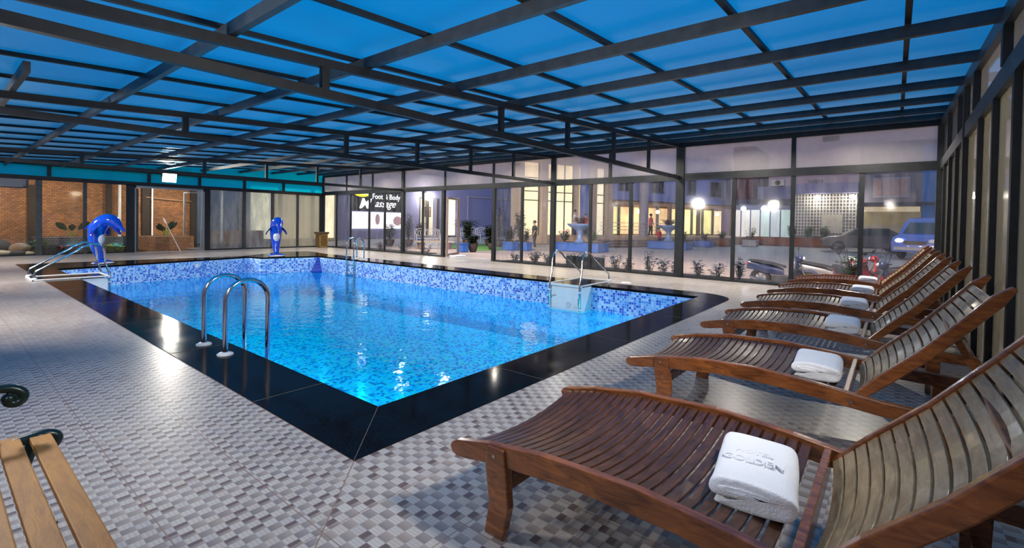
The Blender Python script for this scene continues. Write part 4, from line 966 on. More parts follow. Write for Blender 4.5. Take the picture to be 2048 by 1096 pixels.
for q in ((14.15, 16.08), (15.15, 15.2)): mb = MB(); mb.box(q[0]-.1, q[0]+.1, q[1]-.15, q[1]+.15, 0, .33); mb.build('support', mat('brick_support', (.20, .10, .06), .8), t)

# bowl fountains used as planters
def bowl(x, y, bx, by, label, blab, plab, s=1.0):
    planter_box(x, y, bx, .44, blab, PBLUE, None, 'long blue planting troughs of the courtyard', by)
    t = thing('pedestal_bowl', label, 'planter', (x, y+.1, .45)); 
    mb = MB(); mb.lathe([(.30, 0), (.22, .08), (.14, .2), (.13, .5), (.22, .62), (.55*s, .80), (.66*s, .90), (.66*s, .94), (.58*s, .93), (.3, .84)], (x, y+.1, .45), 22); mb.build('bowl', mat('pale_blue_bowl', (.12, .20, .42), .35), t, smooth=True)
    shrub(x, y+.1, .45, plab, None, REDLEAF, 22, .42, .16, 5, 'bowl_shrub', 'shrub', 1.32)
bowl(19.4, 9.95, 1.1, 2.5, 'pale blue pedestal bowl with red leafed plant, behind the filter box rails', 'long blue trough below the nearer pedestal bowl', 'red leafed plant in the nearer pedestal bowl')
bowl(26.2, 7.95, 1.2, 2.3, 'far pedestal bowl left of the widest post', 'long blue trough below the far pedestal bowl', 'dark red plant in the far pedestal bowl', .9)
for i, (x, y, lab, m_, f) in enumerate([(19.3, 10.9, 'leafy bush with pink flowers left in the nearer blue trough', GREEN, mat('pink_flower', (.7, .15, .25), .6)), (19.3, 9.3, 'green bush right in the nearer blue trough', LGREEN, None), (26.0, 7.1, 'yellowish green bush in the far blue trough', LGREEN, None)]):
    shrub(x, y, .62, lab, None, m_, 18, .36, .15, i+9, 'trough_shrub', 'shrub', .45, f)

# ------------------------------------------------------------------ buildings
def building_wall(mb, x0, x1, y0, y1, z0, z1): mb.box(x0, x1, y0, y1, z0, z1)
LAV = mat('lavender_plaster', (.24, .24, .42), .8, 0, .06, .6)
LITC = emit('lit_cream_interior', (1.0, .86, .52), 1.5, .35, 1.2)
LITW = emit('lit_white_interior', (.9, .95, .88), .75, .35, 1.0)
LITY = emit('lit_yellow_green_interior', (.9, .88, .42), 1.2, .4, 1.4)
LITWARM = emit('lit_warm_interior', (1.0, .72, .38), 1.0, .55, 1.6)
DARKGL = mat('dark_window_glass', (.03, .035, .06), .1, 0, .3, 2, 0, .6)
BLACKB = mat('black_sign_board', (.006, .006, .012), .3)
MULL = mat('dark_mullion', (.06, .05, .04), .5)
YN = 28.0
b = thing('spa_building', 'lavender single building with the massage sign and lit doorway, far left of the courtyard', 'building', (26, YN, 0))
mb = MB(); mb.box(15.6, 24.0, YN, YN+5, 0, 5.2); mb.box(24.0, 26.3, YN+.9, YN+5, 0, 5.2); mb.box(26.3, 27.2, YN, YN+5, 0, 5.2); mb.box(27.2, 28.6, YN, YN+5, 3.5, 5.2); mb.box(27.2, 28.6, YN+1.5, YN+5, 0, 3.5); mb.box(28.6, 39, YN, YN+5, 0, 6.0); mb.box(24, 26.3, YN, YN+.95, 3.35, 5.2); mb.build('wall', LAV, b)
mb = MB(); mb.box(16.2, 16.6, YN-.03, YN+.01, .15, 2.9); mb.build('lit_panel', LITW, b)
mb = MB(); mb.box(27.25, 28.5, YN+.4, YN+.45, .15, 3.45); mb.build('lit_panel', emit('lit_doorway', (1, .93, .72), 1.5, .2), b)
mb = MB(); mb.box(24.1, 26.25, YN+.85, YN+.92, .15, 3.3); mb.build('lit_panel', emit('lit_lobby_wall', (1, .92, .66), .62, .25), b)
mb = MB(); mb.box(24.0, 24.25, YN+.1, YN+.2, .1, 3.3); mb.box(24.9, 25.15, YN+.1, YN+.2, .1, 3.3); mb.box(26.05, 26.35, YN+.05, YN+.15, .1, 3.3); mb.build('dark_curtain', mat('curtain_fabric', (.05, .04, .035), .9), b)
for x0, x1 in ((25.3, 25.5), (25.62, 26.0)):
    mb = MB(); mb.box(x0, x1, YN+.80, YN+.85, 1.75, 2.6); f = mb.build('picture_frame', mat('dark_frame', (.05, .035, .03), .5), b); mb = MB(); mb.box(x0+.04, x1-.04, YN+.78, YN+.80, 1.8, 2.55); mb.build('picture', mat('faded_print', (.45, .32, .28), .7, 0, .6, 6), f)
mb = MB(); mb.box(29.6, 36.6, YN-.06, YN, 3.62, 3.76); mb.box(29.6, 29.75, YN-.06, YN, .2, 3.62); mb.box(36.5, 36.6, YN-.06, YN, .2, 3.62); mb.build('wall_moulding', mat('pale_moulding', (.34, .31, .38), .7), b)
t = thing('wall_lamp', 'very bright lamp on the spa building above the lit doorway', 'lamp', (24.5, YN-.35, 3.55)); mb = MB(); mb.ball((24.5, YN-.35, 3.55), .17, 12, 8); mb.build('lamp_globe', emit('lamp_globe_white', (1, .98, .92), 25), t); mb = MB(); mb.box(24.46, 24.54, YN-.35, YN, 3.72, 3.78); mb.build('bracket', MULL, t)
s = thing('massage_sign', 'black illuminated sign reading Foot & Body Massage above a lit poster', 'sign', (20, YN-.1, 2.9))
mb = MB(); mb.box(17.72, 22.2, YN-.12, YN-.02, 2.05, 3.75); mb.build('sign_board', BLACKB, s)
mb = MB(); mb.box(17.72, 22.2, YN-.13, YN-.02, .80, 1.93); mb.build('lit_poster', emit('poster_light', (.98, .94, .97), 1.35, .12, .5), s)
mb = MB(); mb.ball((21.75, YN-.13, 1.35), (.42, .02, .36), 16, 8); mb.ball((19.9, YN-.13, 1.45), (.20, .02, .40), 16, 8); mb.build('poster_picture', emit('poster_skin', (.55, .33, .36), .6, .4, 3), s)
mb = MB(); mb.box(17.72, 22.2, YN-.14, YN-.02, 1.93, 1.98); mb.box(17.72, 22.2, YN-.14, YN-.02, .76, .80); mb.build('light_strip', emit('strip_white', (.9, .95, 1), 2.5), s)
RX = Matrix.Rotation(math.radians(90), 3, 'X')
SW = emit('sign_white', (.95, .97, 1.0), 2.2)
def st(body, size, x, z, name='sign_lettering', m_=SW, sh=0, sx=1.0, al='LEFT', off=0): text_mesh(body, size, name, m_, s, (x-20, -.06-.0, z-2.9), RX, .01, .0, sh, al, (sx, 1, 1), off)
st('Foot & Body', .56, 19.40, 2.98, sx=.88)
st('M', 1.05, 18.25, 2.25, sh=.30, sx=1.15, m_=emit('sign_white_bright', (.95, .97, 1), 4), off=.01)
st('assage', .80, 19.60, 2.38, sh=.5, sx=.92)
mb = MB(); mb.ball((18.55, YN-.14, 3.32), (.68, .03, .25), 20, 8); mb.build('yellow_badge', emit('sign_yellow', (1, .85, .03), 1.6), s)
mb = MB()
for k in range(6): mb.box(18.05+.17*k, 18.14+.17*k, YN-.19, YN-.17, 3.25+.02*(k % 2), 3.42)
mb.build('badge_mark', SW, s)

O2 = (22.81, 16.57); RZ = math.radians(-20)
b = thing('restaurant', 'brightly lit restaurant building with tall cream windows and a white upper storey', 'building', (*O2, 0), rz=RZ)
B = lambda mb, n, m_, p=None, **k: mb.build(n, m_, p or b, world=False, **k)
CREAM = mat('beige_column', (.50, .40, .30), .7); WHT = mat('white_blue_plaster', (.20, .25, .56), .8, 0, .05, .5)
mb = MB(); mb.box(0, 8.0, .4, 1.2, 0, 6.0); B(mb, 'wall', CREAM)
mb = MB(); mb.box(8.0, 21.4, -.4, 6, 3.2, 7.0); B(mb, 'upper_storey', WHT)
mb = MB(); mb.box(8.0, 21.6, -.55, 6, 3.08, 3.2); B(mb, 'floor_slab', mat('brown_slab', (.10, .06, .05), .7))
mb = MB(); mb.box(8.0, 21.4, 1.2, 6, 0, 3.1); B(mb, 'veranda_back_wall', mat('warm_veranda_wall', (.42, .28, .16), .8, 0, .2, 1))
for x0, x1 in ((.35, 1.6), (2.3, 4.5), (5.2, 6.0), (6.6, 7.4)):
    mb = MB(); mb.box(x0, x1, .30, .38, .6, 5.4); f = mb.build('lit_window', LITC if x0 < 6 else emit('lit_white_cream', (1, .93, .68), 1.0, .2), b, world=False)
    mb = MB()
    for z in (2.9, 3.5, 4.4): mb.box(x0, x1, .24, .30, z-.03, z+.03)
    for x in ([x0, x1] if x1-x0 < 1.5 else [x0, (x0*2+x1)/3, (x0+2*x1)/3, x1]): mb.box(x-.035, x+.035, .24, .30, .6, 5.4)
    mb.build('window_bars', MULL, f, world=False)
for x0, x1 in ((0, .3), (1.7, 2.2), (6.05, 6.5), (7.5, 8.1)): mb = MB(); mb.box(x0, x1, .0, .42, 0, 6); B(mb, 'column', CREAM)
mb = MB(); mb.tube([(4.85, -.6, 0), (4.85, -.6, 6)], .30, 16); B(mb, 'blue_column', mat('blue_paint_column', (.07, .12, .38), .5), smooth=True)
mb = MB(); mb.tube([(10.3, -.9, 0), (10.3, -.9, 6.2)], .34, 16); B(mb, 'round_column', mat('grey_blue_column', (.28, .27, .36), .6), smooth=True)
for i, (x0, x1) in enumerate(((8.2, 9.2), (11.6, 12.9), (15.7, 16.7), (18.6, 20.0))):
    mb = MB(); mb.box(x0, x1, -.44, -.38, 3.85, 5.1); f = mb.build('upper_window', DARKGL, b, world=False); mb = MB(); mb.box((x0+x1)/2-.03, (x0+x1)/2+.03, -.47, -.44, 3.85, 5.1); mb.box(x0-.05, x0, -.47, -.38, 3.8, 5.15); mb.box(x1, x1+.05, -.47, -.38, 3.8, 5.15); mb.build('window_frame', mat('grey_window_frame', (.12, .13, .2), .6), f, world=False)
x = 8.3
while x < 21.5:
    mb = MB(); mb.box(x, x+1.25, 1.10, 1.2, .65, 2.75); B(mb, 'lit_window', [LITY, LITWARM, LITY, LITC][int(x*3) % 4]); x += 1.42
x = 8.3
while x < 21.8: mb = MB(); mb.box(x-.11, x+.0, .95, 1.2, .5, 3.1); B(mb, 'window_post', MULL); x += 1.42
for x in (13.7, 17.2, 21.7): mb = MB(); mb.box(x-.12, x+.12, -.5, -.26, .5, 3.1); B(mb, 'veranda_post', mat('brown_post', (.14, .09, .07), .6))
mb = MB(); mb.box(8, 21.4, -.5, -.3, 2.85, 3.08); B(mb, 'veranda_beam', mat('peach_fascia', (.45, .30, .20), .7))
for z in (1.0, 1.25, 1.5): mb = MB(); mb.box(5.6, 12.5, -1.5, -1.46, z-.02, z+.02); B(mb, 'rail', mat('pale_rail', (.5, .45, .38), .5))
t = thing('terrace', 'raised tan terrace in front of the restaurant', 'terrace', (*O2, 0), kind='structure', rz=RZ)
mb = MB(); mb.box(3.0, 22, -3.8, 1.2, -.01, .55); mb.build('platform', mat('tan_terrace', (.38, .27, .19), .7), t, world=False)
t = thing('terrace_steps', 'three broad dark steps with pale edges leading up to the restaurant terrace', 'steps', (*O2, 0), rz=RZ)
for k in range(3):
    mb = MB(); mb.box(3.3, 12.0, -4.9+.36*k, -3.82, 0 if k == 0 else .14*k+.002, .14*(k+1)); o = mb.build('step', mat('dark_brown_step', (.10, .055, .045), .7), t, world=False)
    mb = MB(); mb.box(3.3, 12.0, -4.91+.36*k, -4.86+.36*k, .14*(k+1)-.03, .14*(k+1)+.004); mb.build('step_edge', mat('pale_step_edge', (.32, .27, .20), .7), t, world=False)
def W(u, v, z): return (O2[0]+u*math.cos(RZ)-v*math.sin(RZ), O2[1]+u*math.sin(RZ)+v*math.cos(RZ), z)
LAMPW = emit('warm_bulb', (1, .8, .5), 16)
def bulb(p, label, r_=.13, m_=LAMPW, name='veranda_lamp', group=None, st_=.45):
    t = thing(name, label, 'lamp', p, group); mb = MB(); mb.ball(p, r_, 10, 7); mb.build('globe', m_, t, smooth=True); mb = MB(); mb.tube([(p[0], p[1], p[2]+r_*.8), (p[0], p[1], p[2]+st_)], .02, 6); mb.build('stem', MULL, t)
VG = 'warm hanging lamps of the restaurant veranda'
for u, lb in ((10.9, 'warm veranda lamp beside the round grey column'), (13.0, 'warm veranda lamp just left of the widest post'), (17.8, 'warm veranda lamp in the middle of the pane right of the widest post'), (20.5, 'warm veranda lamp at the right end of the restaurant')):
    bulb(W(u, .2, 2.42), lb, .15, LAMPW, 'veranda_lamp', VG)
t = thing('exit_sign', 'small green lit exit sign under the restaurant veranda', 'sign', W(12.0, .9, 2.45)); mb = MB(); p = W(12.0, .9, 2.45); mb.box(p[0]-.05, p[0]+.02, p[1]-.22, p[1]+.22, p[2]-.12, p[2]+.12); mb.build('panel', emit('exit_green', (.05, .9, .35), 1.6), t)

# street side: plane x = 41
def street(name, label, y0, y1, z1, m_, parts):
    b = thing(name, label, 'building', (41, (y0+y1)/2, 0)); mb = MB(); mb.box(41, 47, y0, y1, 0, z1); mb.build('wall', m_, b)
    for n_, mm, (a0, a1, c0, c1), dx in parts:
        mb = MB(); mb.box(41-dx, 41.01, a0, a1, c0, c1); mb.build(n_, mm, b)
    return b
LWALL = mat('lit_white_wall', (.55, .56, .56), .8, 0, .1, 1)
parts = [('shop_front', emit('shop_glow_%d' % k, c, .34, .4, 1), (4.0+k*.72, 4.62+k*.72, .35, 2.75), .05) for k, c in enumerate([(.55, .75, .72), (.60, .70, .75), (.62, .78, .76), (.75, .78, .75), (.85, .86, .84), (.80, .80, .82)])]
parts += [('canopy', mat('dark_canopy', (.05, .06, .10), .6), (3.9, 8.3, 3.1, 3.25), 1.2), ('upper_band', mat('blue_grey_band', (.16, .18, .34), .7), (3.75, 6.3, 3.6, 4.6), .3), ('upper_band', mat('dusk_blue_wall', (.08, .09, .17), .7), (3.75, 8.3, 3.25, 3.6), .1)]
b = street('maroon_building', 'dark maroon street building with white shop lamps, left of the latticed one', 3.75, 8.3, 3.6, mat('blue_plaster', (.16, .18, .3), .8), parts)
mb = MB(); mb.box(41.2, 47, 6.7, 8.3, 3.6, 8.0); mb.build('tower', mat('maroon_brick', (.10, .035, .055), .8), b)
t = thing('wall_lamp', 'bright lamp on the neighbouring wall seen through the steamed right panes', 'lamp', (6.0, -7.2, 3.0)); mb = MB(); mb.ball((6.0, -7.2, 3.0), .14, 12, 8); mb.build('globe', emit('lamp_globe_white', (1, .98, .92), 25), t); mb = MB(); mb.box(5.96, 6.04, -7.4, -7.2, 2.97, 3.03); mb.build('bracket', MULL, t)
for i, (x, y, z) in enumerate(GARDEN_FILLS):
    t = thing('added_garden_lamp', 'small added lamp under the outer transom of the far wall, ' + ('leftmost', 'above the red flowers', 'above the opening', 'behind the clouded panes')[i], 'lamp', (x, y, z)); mb = MB(); mb.box(x-.12, x+.12, y-.08, y+.06, z-.05, z+.03); mb.build('housing', STEEL2, t); mb = MB(); mb.box(x-.02, x+.02, 20.31, y-.08, z-.01, z+.02); mb.build('bracket', STEEL, t)
t = thing('air_conditioner', 'white air conditioner unit on the roof beside the maroon tower', 'air conditioner', (40.9, 4.9, 4.6)); mb = MB(); mb.box(40.5, 41.1, 4.4, 5.3, 4.62, 5.1); mb.build('case', LWALL, t); mb = MB(); mb.tube([(40.5, 4.85, 4.86), (40.47, 4.85, 4.86)], .19, 16); mb.build('fan_grille', MULL, t)
CB = emit('cool_bulb', (.75, .88, 1), 22)
bulb((40.0, 7.15, 2.82), 'cold white shop lamp nearest the maroon tower', .2, CB, 'shop_lamp', 'cold white shop lamps', .27); bulb((40.0, 5.65, 2.82), 'cold white shop lamp with a long glare, right of the maroon tower', .22, CB, 'shop_lamp', 'cold white shop lamps', .27)
b = street('latticed_building', 'pale building front with a white lattice lit by two wall lamps', -.25, 3.7, 3.95, mat('pale_grey_front', (.22, .21, .20), .8, 0, .12, 1), [('roof_sheet', mat('lavender_roof', (.22, .22, .40), .6), (-.3, 3.75, 3.95, 4.7), .8), ('roof_block', mat('grey_block', (.25, .22, .26), .8), (1.9, 2.8, 4.7, 5.0), .5)])
mb = MB(); y = -.2
while y < 3.65: mb.box(40.7, 40.73, y, y+.055, .8, 3.9); y += .2
z = .8
while z < 3.9: mb.box(40.68, 40.7, -.2, 3.65, z, z+.05); z += .24
mb.build('lattice', mat('white_lattice', (.6, .6, .58), .6), b)
mb = MB(); mb.box(40.6, 40.95, 0.6, 1.9, 1.0, 2.4); mb.build('shutter_panel', mat('ribbed_cream_shutter', (.5, .47, .38), .6), b)
for y in (2.17, .02): bulb((40.4, y, 3.68), 'warm white wall lamp on the latticed front, %s of the pair' % ('left' if y > 1 else 'right'), .16, emit('warm_white_bulb', (1, .94, .75), 25), 'wall_lamp', 'wall lamps of the latticed front')
b = street('shuttered_building', 'grey street building with a four panel shuttered window, behind the van', -9, -.3, 7.5, mat('grey_violet_plaster', (.17, .16, .21), .8, 0, .1, .6), [
    ('window_frame', mat('blue_grey_frame', (.26, .30, .42), .6), (-3.15, -1.12, 3.6, 5.0), .08), ('awning', mat('awning_blue_black', (.03, .04, .07), .7), (-5.0, -.4, 3.0, 3.2), 1.4),
    ('lit_band', emit('under_awning_light', (.9, .8, .55), .45, .5, 1.2), (-3.7, -.5, 2.6, 2.95), .05), ('shop_opening', emit('dim_shop_interior', (.32, .27, .14), .35, .7, 1.5), (-3.8, -.5, 1.7, 2.6), .04), ('low_wall', mat('pale_yellow_wall', (.42, .38, .26), .8), (-4.5, -.4, .2, 1.7), .3), ('blue_column', mat('bright_blue_column', (.03, .16, .48), .6), (-4.55, -3.75, 0, 7), 1.0)])
for k in range(4): mb = MB(); y = -3.06+k*.49; mb.box(40.88, 40.93, y, y+.43, 3.7, 4.9); mb.build('shutter', mat('salmon_shutter', (.34, .24, .25), .7), b)
t = thing('brick_planter_wall', 'low red brick planting wall at the far side of the street', 'wall', (38.5, 4, 0)); mb = MB(); mb.box(38.4, 38.9, 1.0, 6.6, 0, .62); mb.build('brickwork', brick('red_brick_low', (.30, .10, .05), (.22, .07, .04), (.30, .22, .18), 3), t)
mb = MB(); mb.box(38.4, 38.9, 1.05, 6.55, .62, .64); mb.build('soil', SOIL, t)
for i, (y, lb) in enumerate(((3.5, 'round green bush on the brick wall, left one'), (2.5, 'bright green bush under the left wall lamp'), (1.5, 'green bush in the middle of the brick wall'), (.3, 'green bush nearest the parked car'))):
    shrub(38.65, y, .9, lb, 'green bushes along the brick planting wall', LGREEN, 26, .3, .2, 20+i, 'street_bush', 'bush', .65 if y > 1 else 0)
# neighbouring wall outside the right glass
b = thing('neighbour_wall', 'pale neighbouring wall seen through the steamed right panes', 'wall', (3, -7.5, 0)); mb = MB(); mb.box(-8, 20, -7.8, -7.4, 0, 5); mb.build('plaster', mat('cream_neighbour_wall', (.55, .48, .36), .8, 0, .2, .7), b)

# ------------------------------------------------------------------ behind the far wall
BR = brick('old_brown_brick', (.20, .085, .035), (.36, .16, .06), (.10, .065, .04), 3.6, ms=.03)
b = thing('brick_garden_wall', 'tall brown brick wall behind the far end of the hall', 'wall', (2, 23, 0))
mb = MB(); mb.box(-6, .95, 23, 23.3, 0, 2.36); mb.box(.95, 6.25, 23, 23.3, 0, 3.6); mb.build('brickwork', BR, b)
for x0, x1, z1 in ((.92, 1.12, 2.5), (3.2, 3.36, 3.2), (4.38, 4.66, 3.3), (6.2, 6.45, 3.4)): mb = MB(); mb.box(x0, x1, 22.85, 23.05, 0, z1); mb.build('pilaster', mat('dark_pilaster', (.025, .018, .014), .9), b)  # pilasters in one tone, darker than the brickwork
mb = MB(); mb.box(-6, .95, 23.2, 24.5, 2.4, 2.7); mb.build('coping', mat('dark_blue_coping', (.02, .04, .10), .6), b)
mb = MB(); mb.tube([(4.5, 22.8, 2.22), (5.3, 22.8, 2.15), (6.2, 22.8, 2.10)], .018, 6); tag(mb.build('cable', mat('rusty_cable', (.30, .18, .10), .7)), 'thin cable strung across the brick wall in the opening', 'cable')
for x, y, r_, lb in ((3.44, 22.0, .05, 'pale vertical pipe behind the side-on dolphin'), (4.70, 22.7, .03, 'thin white pipe on the brick wall in the opening'), (7.32, 22.4, .06, 'white post in the pane right of the opening')):
    t = thing('white_pipe', lb, 'pipe', (x, y, 0), 'pale vertical pipes behind the far wall'); mb = MB(); mb.tube([(x, y, 0), (x, y, 2.75)], r_, 10); mb.build('tube', mat('white_pipe_paint', (.6, .62, .64), .4), t, smooth=True); mb = MB(); mb.tube([(x, y, 0), (x, y, .03)], r_*1.8, 10); mb.build('base_plate', MULL, t)
t = thing('stone_planter', 'low planting wall faced with small grey stones, behind the side-on dolphin', 'planter', (2.2, 21.1, 0)); mb = MB(); mb.box(.95, 3.35, 21.0, 21.25, 0, .58); mb.build('stone_facing', brick('small_grey_stones', (.22, .20, .19), (.30, .28, .27), (.05, .045, .04), 6, bw=.6, rh=.4, ms=.06), t); mb = MB(); mb.box(.95, 3.35, 21.25, 22.8, 0, .55); mb.build('soil', SOIL, t)
t = thing('brick_planter', 'low orange brick planting wall in the far opening', 'planter', (4.8, 21.1, 0)); mb = MB(); mb.box(3.6, 5.75, 21.0, 21.25, 0, .58); mb.build('brickwork', brick('orange_brick', (.36, .15, .06), (.48, .24, .11), (.16, .10, .07), 4.2, ms=.03), t); mb = MB(); mb.box(3.6, 5.75, 21.25, 22.8, 0, .56); mb.build('soil', SOIL, t)
mb = MB(); mb.box(7.0, 9.6, 23.2, 23.5, 0, .75); tag(mb.build('low_brick_wall', BR), 'low brick wall behind the clouded panes right of the opening', 'wall')
b = thing('garden_building', 'cream lit building behind the clouded panes at the far right end', 'building', (11, 26, 0)); mb = MB(); mb.box(9.5, 15.4, 26, 30, 0, 4.5); mb.build('wall', mat('cream_plaster', (.5, .46, .32), .8, 0, .15, .6), b)
for x0, x1 in ((10.1, 11.6), (11.9, 13.6), (13.9, 15.2)): mb = MB(); mb.box(x0, x1, 25.94, 26, .2, 3.2); mb.build('lit_panel', emit('cream_lit_panel', (1, .9, .58), 1.5, .4, .9), b)
b = thing('pale_shed', 'pale blue grey shed behind the clouded panes', 'building', (8.2, 26, 0)); mb = MB(); mb.box(7.0, 9.4, 26, 29, 0, 3.6); mb.build('wall', mat('pale_blue_grey', (.28, .33, .38), .8, 0, .3, .8), b)
# big leafed plants, flowers, rocks
def bigleaf(x, y, z0, h, label, n, lw, seed):
    r = random.Random(seed); t = thing('broadleaf_plant', label, 'plant', (x, y, z0)); fo = MB(); sm = MB()
    for i in range(n):
        a = pi*(i/(max(n-1, 1)))*1.0+r.uniform(-.2, .2); d = h*.55; top = Vector((x+d*math.cos(a), y+.1*r.uniform(-1, 1)-.1, z0+h*r.uniform(.65, 1))); m_ = Vector((x, y, z0)).lerp(top, .35)+Vector((0, 0, h*.1))
        sm.tube([(x, y, z0), m_], .012, 5); fo.leaf(m_, top, lw, .05, 5, nrm=(0, 1, .2))
    fo.build('leaves', GREEN, t, fix=False); sm.build('stalk', LGREEN, t, fix=False)
bigleaf(1.95, 21.5, .53, .85, 'big drooping broad leaves above the stone planting wall', 3, .22, 3)
bigleaf(4.9, 21.6, .54, .72, 'broadleaf plant above the orange brick wall in the opening', 6, .17, 5)
FR = mat('red_flower', (.75, .03, .08), .6); FY = mat('yellow_flower', (.8, .6, .08), .6)
for i, (x, y, h, m_, f, lb) in enumerate(((.98, 20.75, .5, LGREEN, FY, 'yellow flowering plant at the foot of the left post outside the far wall'), (1.62, 20.68, .32, GREEN, FR, 'red flowers left of the side-on dolphin, outside the far wall'), (3.05, 20.75, .34, YGREEN, None, 'yellow green leafy plant right of the side-on dolphin'), (6.75, 20.8, .34, YGREEN, None, 'yellow green plant outside the pane right of the opening'), (7.7, 20.8, .3, GREEN, None, 'low dark plant behind the clouded pane'), (2.4, 20.7, .22, LGREEN, None, 'small green plant behind the dolphin tail'))):
    shrub(x, y, h, lb, None, m_, 12, .25, .16, 40+i, 'flowering_plant' if f else 'garden_plant', 'plant', 0, f)
def rock(x, y, sx, sy, sz, label, m_, seed):
    r = random.Random(seed); mb = MB(); mb.ball((x, y, sz*.75), (sx, sy, sz), 14, 10)
    ph = [r.uniform(0, 6) for _ in range(6)]; mb.v = [(a+.12*sx*math.sin(5*b_+ph[0]+7*c), b_+.1*sy*math.sin(6*a+ph[1]), max(c+.14*sz*math.sin(6*a+ph[2])*math.cos(5*b_+ph[3]), 0)) for a, b_, c in mb.v]
    tag(mb.build('garden_rock', m_, smooth=80), label, 'rock', 'rocks outside the far wall')
RK = mat('brown_rock', (.22, .15, .10), .85, 0, .5, 3, .4); RD = mat('dark_rock', (.04, .04, .045), .8, 0, .5, 3, .4); RP = mat('pale_rock', (.55, .52, .38), .8, 0, .3, 3, .3)
rock(.55, 21.3, .30, .22, .22, 'rounded brown rock behind the left panes', RK, 1); rock(.1, 21.6, .32, .2, .3, 'large dark rock behind the brown one', RD, 2); rock(.05, 20.9, .30, .15, .10, 'flat yellowish rock at the far left', RP, 3); rock(.75, 20.75, .18, .1, .07, 'small pale stone near the left post', RP, 4); rock(.45, 20.7, .22, .1, .09, 'low dark stone in front of the brown rock', RD, 5)

# ------------------------------------------------------------------ vehicles
TYRE = mat('black_rubber', (.012, .012, .013), .8); GLASSD = mat('vehicle_glass', (.03, .05, .06), .08, 0, .2, 2, 0, .6)
def wheel(mb, c, r_, w, ax='y'):
    P = [(r_*.55, -w/2), (r_*.9, -w/2), (r_, -w*.3), (r_, w*.3), (r_*.9, w/2), (r_*.55, w/2)]; n = 20
    R_ = [[(c[0]+q*math.cos(2*pi*k/n), c[1]+s_, c[2]+q*math.sin(2*pi*k/n)) for k in range(n)] for q, s_ in P]; mb.rings(R_, closed_ends=False, loop=True)
def motorbike(loc, rz, label, col, seatm=None):
    """small step-through motorbike; local x = forward"""
    t = thing('motorbike', label, 'motorbike', loc, 'motorbikes parked outside the glass', rz=rz); B = lambda mb, n, m_, **k: mb.build(n, m_, t, world=False, **k)
    for x in (-.60, .62):
        mb = MB(); wheel(mb, (x, 0, .29), .29, .09); w = B(mb, 'wheel', TYRE, smooth=True); mb = MB(); mb.tube([(x, -.05, .29), (x, .05, .29)], .05, 10)
        for k in range(6): a = k*pi/3; mb.bar((x, 0, .29), (x+.18*math.cos(a), 0, .29+.18*math.sin(a)), .03, .012, (0, 1, 0))
        mb.build('hub', ALU, w, world=False)
    mb = MB(); mb.rings([[(x, y*wd, z+zz) for y, zz in ((-1, -.0), (-.8, .10), (0, .15), (.8, .10), (1, 0), (.6, -.12), (-.6, -.12))] for x, wd, z in ((-.98, .03, .66), (-.85, .08, .66), (-.55, .12, .60), (-.2, .11, .54), (.0, .10, .46))]); B(mb, 'tail_body', col, smooth=60)
    mb = MB(); mb.rings([[(x, y*wd, z+zz) for y, zz in ((-1, 0), (-.7, .06), (.7, .06), (1, 0))] for x, wd, z in ((-.90, .09, .78), (-.55, .14, .76), (-.2, .14, .70), (.05, .10, .64))]); B(mb, 'seat', seatm or TYRE, smooth=60)
    mb = MB(); mb.box(-.30, .15, -.10, .10, .22, .44); B(mb, 'engine', mat('engine_metal', (.12, .12, .13), .4, .8), bevel=.03)
    mb = MB(); mb.rings([[(x+dx, y, z) for x, y in ((.06, -wd), (.10, 0), (.06, wd), (.02, wd), (.05, 0), (.02, -wd))] for dx, z, wd in ((.22, .22, .13), (.26, .45, .19), (.30, .70, .15), (.30, .86, .10))]); B(mb, 'leg_shield', col, smooth=60)
    mb = MB(); mb.ball((.40, 0, .92), (.12, .13, .11), 12, 8); B(mb, 'headlamp_cowl', col, smooth=80)
    mb = MB(); mb.ball((.49, 0, .93), (.05, .08, .06), 10, 6); B(mb, 'headlamp', mat('lamp_lens', (.7, .75, .8), .1), smooth=80)
    mb = MB(); mb.tube([(.30, -.33, .98), (.34, -.15, .97), (.36, 0, .96), (.34, .15, .97), (.30, .33, .98)], .014, 8); B(mb, 'handlebar', TYRE, smooth=True)
    for s_ in (-1, 1):
        mb = MB(); mb.tube([(.33, .2*s_, .98), (.30, .26*s_, 1.16)], .006, 6); mb.ball((.30, .27*s_, 1.20), (.015, .055, .045), 10, 6); B(mb, 'mirror', TYRE, smooth=80)
        mb = MB(); mb.tube([(.40, .06*s_, .80), (.62, .06*s_, .29)], .018, 8); B(mb, 'fork', ALU, smooth=True)
    mb = MB(); R_ = []
    for k in range(9): a = math.radians(20+k*15); R_.append([(.62+.33*math.cos(a), y, .29+.33*math.sin(a)) for y in (-.06, -.02, .02, .06)][:2]+[(.62+.31*math.cos(a), y, .29+.31*math.sin(a)) for y in (.06, -.06)])
    mb.rings([[(.62+q*math.cos(math.radians(20+k*15)), y, .29+q*math.sin(math.radians(20+k*15))) for y, q in ((-.06, .32), (0, .345), (.06, .32), (0, .33))] for k in range(9)]); B(mb, 'front_mudguard', col, smooth=80)
    mb = MB(); mb.tube([(-.1, -.13, .22), (-.5, -.16, .24), (-.85, -.17, .34)], [.03, .045, .04], 10); B(mb, 'exhaust', CHROME, smooth=True)
    mb = MB(); mb.ball((-.97, 0, .70), (.04, .06, .04), 8, 6); B(mb, 'tail_light', mat('red_lens', (.5, .01, .01), .2), smooth=80)
REDP = mat('red_motor_paint', (.30, .012, .02), .25, 0, .1, 3, 0, .6); BLUEP = mat('blue_black_motor_paint', (.02, .03, .10), .25, 0, .1, 3, 0, .6); SILV = mat('silver_motor_paint', (.35, .35, .38), .3, .4)
motorbike((13.9, .05, -.405), math.radians(-95), 'dark blue motorbike with its tail pointing left, behind the glass', BLUEP)
